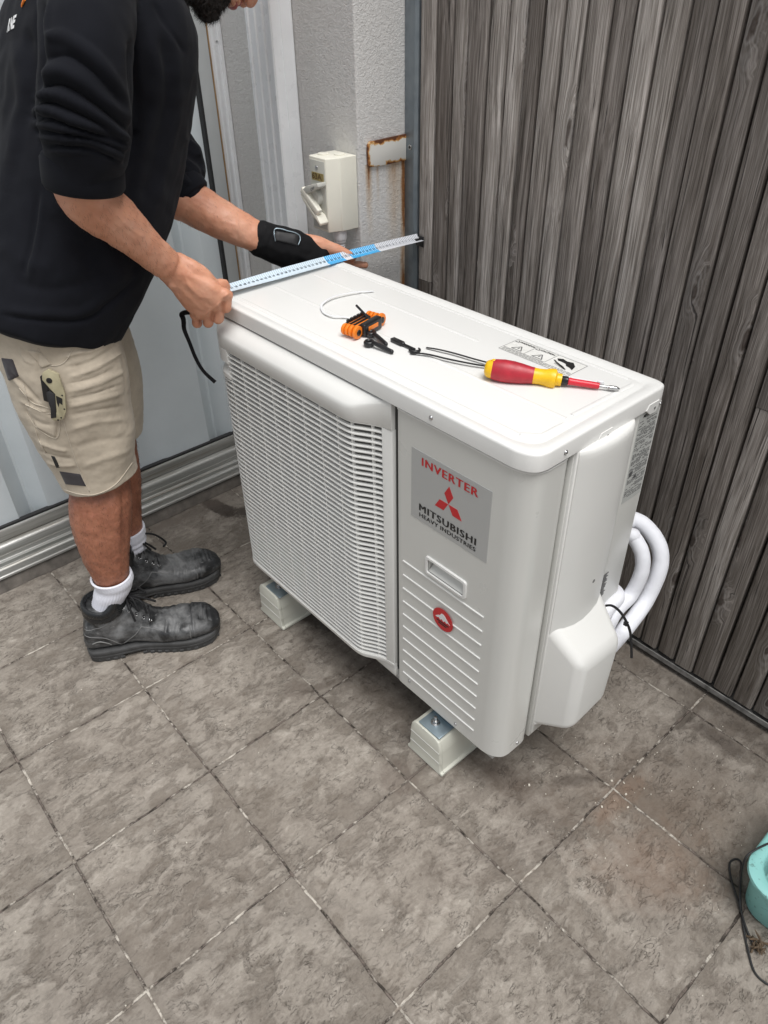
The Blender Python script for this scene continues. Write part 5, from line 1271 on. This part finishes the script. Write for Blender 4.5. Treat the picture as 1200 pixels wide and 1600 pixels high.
SF = [([(95, 560), (120, 552), (150, 545), (185, 520)], 5, .004), ([(100, 575), (135, 568), (175, 545), (192, 530)], 4, -.004), ([(105, 590), (140, 578), (180, 558), (195, 550)], 4.5, .005), ([(104, 600), (140, 592), (180, 575)], 3.5, -.004),
      ([(106, 612), (140, 602), (175, 588), (198, 578)], 4.5, .005), ([(106, 624), (145, 614), (190, 600)], 3.5, -.0035), ([(106, 636), (145, 625), (190, 614)], 5, .004), ([(108, 650), (150, 640), (195, 634)], 5, -.003),
      ([(110, 672), (150, 660), (200, 655)], 7, .003), ([(120, 700), (160, 690), (205, 680)], 8, -.003), ([(130, 730), (165, 715), (205, 700)], 7, .003),
      ([(22, 585), (45, 610), (62, 630)], 4, -.006), ([(10, 575), (30, 602), (50, 625)], 5, .004), ([(30, 625), (55, 640), (75, 645)], 4, .005), ([(35, 640), (60, 660), (85, 665)], 5, -.004),
      ([(60, 690), (85, 700), (105, 705)], 4, .004), ([(62, 704), (90, 714), (112, 718)], 4, -.004), ([(70, 722), (95, 728), (118, 728)], 4, .0035),
      ([(196, 505), (200, 530), (196, 560), (198, 620)], 5, -.007), ([(205, 540), (218, 560), (222, 590)], 5, .003), ([(118, 700), (128, 735), (140, 768)], 2.2, -.002), ([(113, 700), (123, 735), (134, 768)], 2.2, .0015),
      ([(175, 495), (190, 520), (186, 545)], 5, .004), ([(60, 545), (62, 580), (66, 600)], 6, -.003), ([(30, 545), (40, 562), (56, 568)], 3.5, .004)]
folds(me, [(a_, w_*.60, h_*.78) for a_, w_, h_ in SF]); noise_disp(me, 12, .006, 8); noise_disp(me, (38, 38, 70), .0010, 9); noise_disp(me, 150, .0005, 10)
shorts = link_mesh('shorts', me, KHAKI, pr_)
bs = BVHTree.FromPolygons([tuple(p) for p in (get_cn(shorts.data)[0]+np.array(pr_.location))], [tuple(p.vertices) for p in shorts.data.polygons])
def seam(name, pts, r, mat, parent, lift=.0006, bv=None):
    ps = []
    for p in catmull([(a, b, 0) for a, b in pts], 8):
        q, nr = ray_cloth(bv or bs, p.x, p.y, lift)
        if q is not None: ps.append(q)
    if len(ps) > 2:
        m = MB(); m.tube(ps, r, 6); return m.build(name, mat, parent, smooth=180)
def patch(name, poly, mat, parent, thick=.0018, n=14, bv=None, lift=.0003):
    """cloth patch laid on the garment; poly is a four-sided outline (corners), filled as a grid"""
    a, b, c, d = [Vector((*p, 0)) for p in poly]; top = []; ok = True
    for i in range(n+1):
        for j in range(n+1):
            p = a.lerp(b, j/n).lerp(d.lerp(c, j/n), i/n); e = min(i, j, n-i, n-j)
            q, nr = ray_cloth(bv or bs, p.x, p.y, lift+(thick if e > 0 else -.0006))
            if q is None: return None
            top.append(q)
    f = [(i*(n+1)+j, i*(n+1)+j+1, (i+1)*(n+1)+j+1, (i+1)*(n+1)+j) for i in range(n) for j in range(n)]
    m = MB(); m.add(top, f); return m.build(name, mat, parent, smooth=180, fixn=True)
pk = patch('pocket_flap', [(40, 634), (92, 652), (88, 684), (58, 668)], KHAKI, shorts, .003)
patch('pocket_edge', [(42, 546), (62, 548), (82, 570), (66, 576)], KHAKI, shorts, .0025)
patch('corner_patch', [(2, 559), (20, 561), (30, 588), (14, 596)], DKPATCH, shorts, .002)
patch('hem_patch', [(92, 736), (127, 741), (136, 760), (102, 757)], DKPATCH, shorts, .0018)
patch('side_tag', [(79, 711), (86, 713), (94, 731), (88, 732)], BLACKINK, shorts, .001, 6)
for i, s_ in enumerate(([(60, 545), (70, 562), (80, 571), (98, 568), (110, 552), (115, 540)], [(30, 606), (50, 628), (66, 634), (78, 638)], [(101, 765), (125, 772), (150, 772), (180, 757), (207, 722)], [(86, 600), (100, 660), (112, 700), (126, 740), (140, 768)], [(36, 600), (48, 640), (58, 680), (72, 708)], [(40, 632), (66, 644), (92, 651), (89, 684), (60, 670), (42, 645)])):
    seam('seam', s_, .0009, KHAKI2, shorts)
# hem roll
# folding knife clipped to the pocket
kr = root('folding_knife', tuple(ray_cloth(bs, 84, 612)[0]), 'tan and black folding utility knife clipped on the shorts pocket', 'knife')
o0, n0 = ray_cloth(bs, 84, 612, .004)
yk = (ray_cloth(bs, 80, 580)[0]-ray_cloth(bs, 88, 645)[0]).normalized(); nk = (n0-yk*n0.dot(yk)).normalized(); xk = yk.cross(nk).normalized()
if xk.dot(CR) < 0: xk = -xk
def kn(px, py): # photo-like outline coordinates (pixels from the middle) to metres
    return (px*.00118, py*.00128)
def kprism(name, poly, h0, h1, mat, parent, bev=.0008):
    m = MB(); m.prism([kn(a, b) for a, b in poly], h0, h1, lambda p, h: o0+xk*p[0]+yk*p[1]+nk*h); return m.build(name, mat, parent, bevel=bev)
TAN = simple('tan_knife_scale', (.42, .38, .25), .4, var=.15, vs=60)
kb = kprism('frame_scale', [(-11, 30), (-2, 36), (12, 30), (14, 18), (18, 2), (17, -26), (12, -38), (-2, -42), (-6, -39), (3, -28), (4, 0), (-3, 8), (-12, 20)], 0, .006, TAN, kr)
kprism('rubber_inlay', [(-8, 2), (-3, 4), (4, 0), (3, -20), (2, -36), (-6, -38), (-5, -22), (-8, -8)], .001, .0075, RUBBER, kr, .001)
kprism('blade_holder', [(-15, 24), (-12, 26), (-9, 18), (-5, 8), (-8, -14), (-14, -12)], .0005, .0045, BLKPL, kr)
m = MB(); c_ = kn(-2, 20); p_ = o0+xk*c_[0]+yk*c_[1]+nk*.0058; m.cyl(p_, p_+nk*.0012, .0052, 16); m.build('pivot', BLKPL, kr, bevel=.0005)
for a, b in ((14, -1), (15, -22), (9, -36), (4, -40)):
    m = MB(); c_ = kn(a, b); p_ = o0+xk*c_[0]+yk*c_[1]+nk*.0056; m.cyl(p_, p_+nk*.0007, .0016, 10); m.build('rivet', BLKPL, kr)
kprism('camouflage_print', [(5, -2), (14, -6), (13, -16), (9, -13), (7, -20), (5, -12)], .0058, .0063, BLACKINK, kb, 0)
# ---- wrist brace on the left hand
wb = MB()
limb(wb, [(Q(405, 372, -.185, .41), .0375, .0315), (Q(425, 380, -.175, .43), .0385, .033), (Q(452, 389, -.16, .46), .0425, .033), (wL.lerp(kL, .62)+wvL*.012, .046, .030), (wL.lerp(kL, .86)+wvL*.020, .046, .0265)], A0=(0, 0, 1), n=34, se=.9)
me = voxel(wb, .0026, 4)
folds(me, [([(415, 352), (408, 375), (402, 398)], 3, .0012), ([(432, 352), (420, 380), (414, 408)], 2.2, -.0015), ([(455, 395), (480, 405), (505, 404)], 5, .0015), ([(470, 372), (486, 385), (505, 398)], 5, -.0012)])
noise_disp(me, 70, .0014, 12)
brace = link_mesh('wrist_brace', me, NEOP, pr_)
bb = BVHTree.FromPolygons([tuple(p) for p in (get_cn(brace.data)[0]+np.array(pr_.location))], [tuple(p.vertices) for p in brace.data.polygons])
patch('strap', [(430, 361), (468, 366), (464, 384), (428, 376)], RUBBER, brace, .003, 10, bb)
seam('buckle_loop', [(430, 377), (428, 366), (432, 359), (448, 362), (464, 367), (468, 374), (465, 383)], .0011, GALV, brace, .0035, bb)
# ---- socks
for nm, pts in (('sock', [(V3(-.186, -.120, .07), .034), (V3(-.186, -.119, .115), .036), (_s2+V3(0, 0, -.028), .0415), (_s2, .0445)]), ('sock', [(V3(-.331, .016, .09), .036), (V3(-.335, .021, .135), .038), (V3(-.337, .022, .165), .044), (V3(-.337, .022, .196), .0465)])):
    m = MB(); cs = catmull([p for p, _ in pts], 10); rs = catmull([(r, 0, 0) for _, r in pts], 10); R = []
    for i, c in enumerate(cs):
        rr_ = rs[i].x+.0011*(math.sin(i*1.15) if i < len(cs)-8 else .6)
        R.append([c+Vector((math.cos(t), math.sin(t), 0))*(rr_+.0004*math.cos(38*t)) for t in np.linspace(0, 2*math.pi, 153)[:-1]])
    R.append([c+Vector((math.cos(t), math.sin(t), 0))*(rs[-1].x-.004)+Vector((0, 0, .0005)) for t in np.linspace(0, 2*math.pi, 153)[:-1]])
    m.rings(R, cap=False); m.build(nm, SOCKM, pr_, smooth=180)
# ---- boots
LACE = simple('black_lace', (.006, .006, .007), .8, bs=400, bd=.0005)
def boot(heel, d, L_, name_side, near):
    d = Vector((d[0], d[1], 0)).normalized(); s = Vector((d.y, -d.x, 0)); z = Vector((0, 0, 1)); H = Vector((*heel, 0))
    def b(t, o, h): return H+d*t*L_+s*o+z*h
    mb = MB()
    # upper: sections from heel to toe (t, half width, sole height, top height, side shift)
    sec = [(.015, .030, .034, .085, 0), (.05, .037, .030, .112, 0), (.12, .040, .030, .122, 0), (.22, .040, .030, .120, 0), (.32, .040, .030, .112, 0), (.42, .042, .028, .102, .001), (.52, .046, .027, .088, .003), (.62, .050, .026, .078, .005), (.72, .053, .026, .074, .006), (.82, .052, .027, .072, .006), (.90, .046, .028, .066, .004), (.955, .036, .031, .055, .002), (.985, .022, .034, .045, 0)]
    cen = catmull([(t, o, 0) for t, w_, a, c, o in sec], 4); wd = catmull([(w_, a, c) for t, w_, a, c, o in sec], 4); R = []
    for q, w3 in zip(cen, wd):
        ring = []; hm = (w3.y+w3.z)/2; hr = (w3.z-w3.y)/2
        for j in range(28):
            t = 2*math.pi*j/28; cs, sn = math.cos(t), math.sin(t); e = .62 if sn < 0 else .82
            ring.append(b(q.x, q.y+w3.x*math.copysign(abs(cs)**e, cs), hm+hr*math.copysign(abs(sn)**e, sn)))
        R.append(ring)
    mb.rings(R)
    # ankle shaft
    limb(mb, [(b(.20, 0, .06), .042, .040), (b(.205, 0, .10), .047, .042), (b(.225, 0, .142), .049, .043)], A0=d, n=30, capk=(.8, .05))
    limb(mb, [(b(.29, 0, .118), .038, .034), (b(.36, .001, .092), .047, .036), (b(.46, .003, .07), .040, .038)], A0=z, n=24)
    # toe cap step
    limb(mb, [(b(.80, .006, .048), .0285, .051), (b(.90, .004, .045), .0245, .0455), (b(.955, .002, .042), .017, .034)], A0=z, n=30, se=.9)
    me = voxel(mb, .0024, 4)
    noise_disp(me, 26, .0030, 20+near); noise_disp(me, 90, .0009, 21+near)
    c_, n_ = get_cn(me)
    # toe cap grooves across the foot and flex creases
    rel = c_-np.array(H); tt = (rel@np.array(d))/L_; oo = rel@np.array(s); up = np.clip(n_[:, 2], 0, 1)
    dsp = np.zeros(len(c_))
    for g in (.862, .893, .924): dsp += -.0036*np.exp(-((tt-g)/.008)**2)*up*(np.abs(oo-.004) < .027)
    dsp += -.0022*np.exp(-((tt-.79)/.006)**2)+.0016*np.exp(-((tt-.81)/.009)**2)
    for g, am in ((.60, .0022), (.655, .0026), (.70, .0018)): dsp += -am*np.exp(-((tt-g-.02*np.sin(oo*60))/.011)**2)*np.clip(up+.2, 0, 1)
    hgt = rel[:, 2]
    dsp += -.0012*np.exp(-((hgt-(.052+.06*np.clip(.35-tt, 0, 1)))/.0018)**2)*(tt < .5)
    set_c(me, c_+n_*dsp[:, None])
    up_ = link_mesh('boot', me, LEATH, pr_)
    bv = BVHTree.FromPolygons([tuple(p) for p in (get_cn(me)[0]+np.array(pr_.location))], [tuple(p.vertices) for p in me.polygons])
    # sole with heel block and lugs
    m = MB(); out = [(0.0, .0), (.012, .026), (.05, .040), (.15, .044), (.30, .043), (.42, .0415), (.55, .050), (.68, .059), (.80, .0605), (.90, .053), (.96, .038), (1.0, .0)]
    def outline(k, side): return [(t, (w_*k)) for t, w_ in out]
    pl = [(t, w_) for t, w_ in out]+[(t, -w_+.006*(t > .5)) for t, w_ in out[-2:0:-1]]
    pl = [tuple(p)[:2] for p in catmull([(a, c, 0) for a, c in pl], 4, closed=True)]
    R = []
    for h, k in ((.0125, .93), (.0135, .99), (.018, 1.0), (.0195, .98), (.021, 1.0), (.027, 1.0), (.030, .975), (.031, .94), (.031, .6)):
        R.append([b(.5+(t-.5)*(1-(1-k)*.45), o*k, h+(.004*max(0, (t-.82)/.18)**2)) for t, o in pl])
    m.rings(R); sole = m.build('sole', SOLEM, up_, smooth=40)
    for nm_, t0, t1 in (('heel_block', .0, .30), ('tread', .40, 1.0)):
        m = MB(); q = [(t, o) for t, o in pl if t0 <= t <= t1]
        ang = sorted(q, key=lambda p: math.atan2(p[1], p[0]-(t0+t1)/2)); R = []
        for h, k in ((.0, .95), (.002, .975), (.0135, .975)): R.append([b((t0+t1)/2+(t-(t0+t1)/2)*k, o*k, h+(.006*max(0, (t-.85)/.15)**2)) for t, o in ang])
        m.rings(R); m.build(nm_, SOLEM, up_, smooth=40)
    for i in range(18):
        t = .03+.94*i/17
        if .30 < t < .40: continue
        m = MB()
        w_ = np.interp(t, [a for a, _ in out], [c for _, c in out])
        for sg in (-1, 1):
            m.obox(b(.5+(t-.5)*.98, sg*(w_*.975-(.006 if sg < 0 and t > .5 else 0)), .0055), d, s, z, .0048, .0016, .0036)
            m.build('tread_lug', SOLEM, sole, bevel=.001); m = MB()
    # padded collar
    m = MB(); R_ = []
    for h, o_ in ((.100, -.002), (.104, .0025), (.109, .0050), (.115, .0052), (.1195, .0030), (.124, .0052), (.130, .0062), (.136, .0056), (.1405, .003), (.142, -.001), (.139, -.0045), (.128, -.006)):
        kf = (h-.095)/.047; h = h+.018
        R_.append([b(.207+(.150+o_/L_)*math.cos(a)-.012*kf*math.cos(a), (.0425+o_)*math.sin(a), h+kf*(.042*(max(0, math.cos(a-.0))**1.6)-.006*math.sin(a)**2)) for a in np.linspace(0, 2*math.pi, 61)[:-1]])
    m.rings(R_, cap=False); m.build('padded_collar', LEATHS, up_, smooth=180)
    # tongue
    m = MB(); 
    R_ = []
    for t, h, w_ in ((.46, .098, .017), (.41, .112, .020), (.37, .130, .024), (.345, .150, .027), (.335, .166, .026), (.332, .176, .018)):
        c0 = b(t, .002, h); nn_ = (d*.8+z*.5).normalized()
        R_.append([c0+s*w_*math.cos(a)+nn_*.0055*math.sin(a)+d*(-.010*math.cos(a)**2) for a in np.linspace(0, 2*math.pi, 21)[:-1]])
    m.rings(R_); m.build('tongue', LEATHS, up_, smooth=180)
    # eyelets, laces
    ey = []
    for i, (t, o, h) in enumerate(((.352, .028, .148), (.388, .028, .132), (.425, .028, .117), (.468, .028, .104), (.512, .028, .094))):
        row = []
        for sg in (-1, 1):
            loc, nr, _, _ = bv.find_nearest(b(t, sg*o+.002, h)); row.append((loc, nr))
            m = MB(); q0 = loc+nr*.0004; U1 = nr.orthogonal().normalized(); V1 = nr.cross(U1)
            m.tube([q0+U1*math.cos(a)*.0030+V1*math.sin(a)*.0030 for a in np.linspace(0, 2*math.pi, 15)], .0009, 6); m.build('eyelet', STEEL, up_, smooth=180)
        ey.append(row)
    m = MB()
    for i in range(len(ey)-1):
        for sg in (0, 1):
            p, q = ey[i][sg][0], ey[i+1][1-sg][0]; mid = (p+q)/2+z*.012+d*.004; m.tube(catmull([p, mid, q], 6), .0028, 8)
        p, q = ey[i][0][0], ey[i][1][0]; m.tube(catmull([p, (p+q)/2+z*.013+d*.002, q], 6), .0020, 8)
    kt = (ey[0][0][0]+ey[0][1][0])/2+z*.020+d*.010
    m.ball(kt, .0062, 10, 8, (1, 1, .8))
    random.seed(31+near)
    if near:
        loops = [[kt, kt+s*.020+z*.004+d*.016, kt+s*.036-z*.022+d*.026, kt+s*.024-z*.022+d*.018, kt], [kt, kt-s*.014+z*.006+d*.022, kt-s*.012-z*.014+d*.042, kt-s*.004-z*.004+d*.024, kt], [kt, kt+s*.022-z*.010+d*.034, kt+s*.030-z*.040+d*.040], [kt, kt+s*.034-z*.012+d*.008, kt+s*.044-z*.046+d*.014], [kt, kt+s*.010-z*.004+d*.030, kt+s*.006-z*.030+d*.062]]
    else:
        loops = [[kt, kt+z*.012-d*.004, kt+z*.026-d*.018-s*.004, kt+z*.034-d*.030], [kt, kt+z*.020+d*.018, kt+z*.004+d*.050-s*.010, kt-z*.030+d*.074-s*.012, kt-z*.034+d*.066], [kt, kt+z*.002+d*.016+s*.008, kt-z*.024+d*.034+s*.014], [kt, kt+z*.008+d*.010, kt-z*.012+d*.030+s*.002, kt-z*.036+d*.046]]
    for l in loops: m.tube(catmull(l, 8), .0027, 8)
    m.build('lace', LACE, up_, smooth=180)
    # stitched panels: raised lines following the side
    sg = 1
    def side_line(nm_, pts, r, mat, lift=.0001):
        ps = []
        for t, h in catmull_pairs(pts):
            loc, nr, _, dd = bv.ray_cast(b(t, .2*sg, h), -s*sg)
            if loc is not None: ps.append(loc+nr*lift)
        if len(ps) > 2:
            mm = MB(); mm.tube(ps, r, 6); mm.build(nm_, mat, up_, smooth=180)
    def catmull_pairs(p): return [(q.x, q.y) for q in catmull([(a, c, 0) for a, c in p], 6)]
    SEAMM = simple('grey_seam', (.15, .15, .148), .6)
    side_line('panel_seam', [(.0, .098), (.10, .100), (.2, .112), (.30, .128), (.35, .142)], .0012, SEAMM)
    side_line('panel_seam', [(.02, .088), (.10, .078), (.18, .07), (.24, .052), (.27, .038)], .0012, SEAMM)
    side_line('panel_seam', [(.28, .040), (.36, .06), (.44, .086)], .0012, SEAMM)
    side_line('panel_seam', [(.44, .086), (.52, .076), (.56, .070)], .0012, SEAMM)
    side_line('toe_cap_seam', [(.775, .036), (.778, .05), (.782, .066)], .0012, SEAMM)
    side_line('heel_scuff', [(.07, .058), (.12, .062), (.17, .055), (.20, .046)], .0014, simple('scuffed_edge', (.2, .2, .195), .7, var=.3))
    if not near:
        loc, nr, _, _ = bv.ray_cast(b(.27, .2, .122), -s)
        if loc is not None:
            X = (d*.9+z*.43); X = (X-nr*X.dot(nr)).normalized(); Y = nr.cross(X); Y = Y if Y.z > 0 else -Y
            m = MB(); m.obox(loc+nr*.001, X, Y, nr, .018, .0085, .002); tb = m.build('ankle_tab', RUBBER, up_, bevel=.0015)
            text_mb('651', lambda u, v, h: loc+nr*.0034+X*u+Y*v, .011, .0004, 1.1).build('tab_number', simple('tab_grey', (.3, .3, .3), .5), tb, fixn=False)
    return up_
boot((-.210, -.177), (.46, .888), .312, 'near', 1)
boot((-.350, -.085), (.30, .954), .315, 'far', 0)

# ================================================================== TUB AND CABLE
TBX, TBY = 1.263, .500
ang = 0.0
tbr = root('plastic_tub', (TBX, TBY, 0), 'faded teal plastic tub with rolled rim at the right edge of the paving', 'tub')
def tubp(hx_, hy_, r, z, n=9):
    out = []
    for cx, cy, a0 in ((hx_-r, hy_-r, 0), (-hx_+r, hy_-r, 90), (-hx_+r, -hy_+r, 180), (hx_-r, -hy_+r, 270)):
        for q in range(n+1):
            a = math.radians(a0+90*q/n); x_, y_ = cx+r*math.cos(a), cy+r*math.sin(a)
            out.append((TBX+x_*math.cos(ang)-y_*math.sin(ang), TBY+x_*math.sin(ang)+y_*math.cos(ang), z))
    return out
m = MB()
HX, HY = .172, .112
R = [tubp(HX-.028, HY-.028, .03, .012), tubp(HX-.022, HY-.022, .035, .001), tubp(HX-.018, HY-.018, .04, .006), tubp(HX-.012, HY-.012, .048, .060), tubp(HX-.008, HY-.008, .052, .092), tubp(HX-.001, HY-.001, .058, .094), tubp(HX+.001, HY+.001, .053, .099), tubp(HX, HY, .052, .1045), tubp(HX-.004, HY-.004, .056, .107), tubp(HX-.016, HY-.016, .045, .107), tubp(HX-.020, HY-.020, .042, .104), tubp(HX-.024, HY-.024, .04, .06), tubp(HX-.030, HY-.030, .035, .010)]
m.rings(R); m.build('tub_shell', TEAL, tbr, smooth=50)
m = MB()
for i in range(5):
    o = -.05+i*.026; a = tubp(.12, .001, .0005, 0)
    dx = Vector((math.cos(ang), math.sin(ang), 0)); dy = Vector((-math.sin(ang), math.cos(ang), 0)); c = Vector((TBX, TBY, .05))+dy*o
    m.obox(c, dx, dy, (0, 0, 1), .12, .0035, .035)
o = m.build('brush_bristles', simple('dark_green_bristles', (.03, .06, .055), .7, var=.4, vs=80), None, bevel=.002); tag(o, 'dark green slatted tray standing inside the teal tub', 'tray')
cab = [P(1200, 1318, z=.112), P(1180, 1328, z=.114), P(1165, 1340, z=.105), P(1158, 1365, z=.06), P(1156, 1395, z=.02), P(1158, 1425, z=.004), P(1168, 1455, z=.004), P(1181, 1482, z=.004)]
m = MB(); m.tube(catmull(cab, 8), .0017, 8)
cab2 = [P(1181, 1482, z=.004), P(1166, 1450, z=.006), P(1154, 1410, z=.007), P(1143, 1375, z=.006), P(1140, 1350, z=.004), P(1149, 1342, z=.004), P(1158, 1348, z=.003), P(1157, 1372, z=.003), P(1157, 1410, z=.0035), P(1162, 1450, z=.0035), P(1170, 1490, z=.003), P(1180, 1520, z=.003), P(1200, 1538, z=.003), P(1230, 1550, z=.003)]
m.tube(catmull(cab2, 8), .0017, 8)
o = m.build('thin_cable', RUBBER, None, smooth=180); tag(o, 'thin black cable looping from the teal tub rim over the tiles', 'cable')
m = MB(); random.seed(4); c0 = P(1183, 1478, z=.006)
for i in range(26):
    p = c0+Vector((random.gauss(0, .006), random.gauss(0, .006), random.uniform(-.004, .006))); q = p+Vector((random.gauss(0, .008), random.gauss(0, .008), random.uniform(-.003, .008)))
    m.tube([p, (p+q)/2+Vector((0, 0, .002)), q], [.0016, .0022, .0008], 6)
o = m.build('dry_twig_cluster', simple('dry_brown', (.09, .06, .035), .8, var=.5, vs=90), None); tag(o, 'small dry brown twig tangle on the floor beside the teal tub', 'twigs')
# little pale chips strewn by the wall side
m = MB(); random.seed(5)
for i in range(150):
    if i < 80: x_, y_ = random.gauss(.84, .10), random.gauss(.46, .12)
    else: x_, y_ = random.uniform(-.3, 1.3), random.uniform(-.7, .75)
    s = random.uniform(.0004, .0012) if i > 5 else .0020; a = random.uniform(0, 3.1); h = random.uniform(.0004, .0012)
    m.obox((x_, y_, .0012), (math.cos(a), math.sin(a), .1), (-math.sin(a), math.cos(a), 0), (0, 0, 1), s, s*random.uniform(.4, .9), h)
o = m.build('chips', simple('pale_chips', (.62, .58, .50), .6), None); tag(o, 'tiny pale plaster and plastic chips scattered over the tiles', 'debris', kind='stuff')
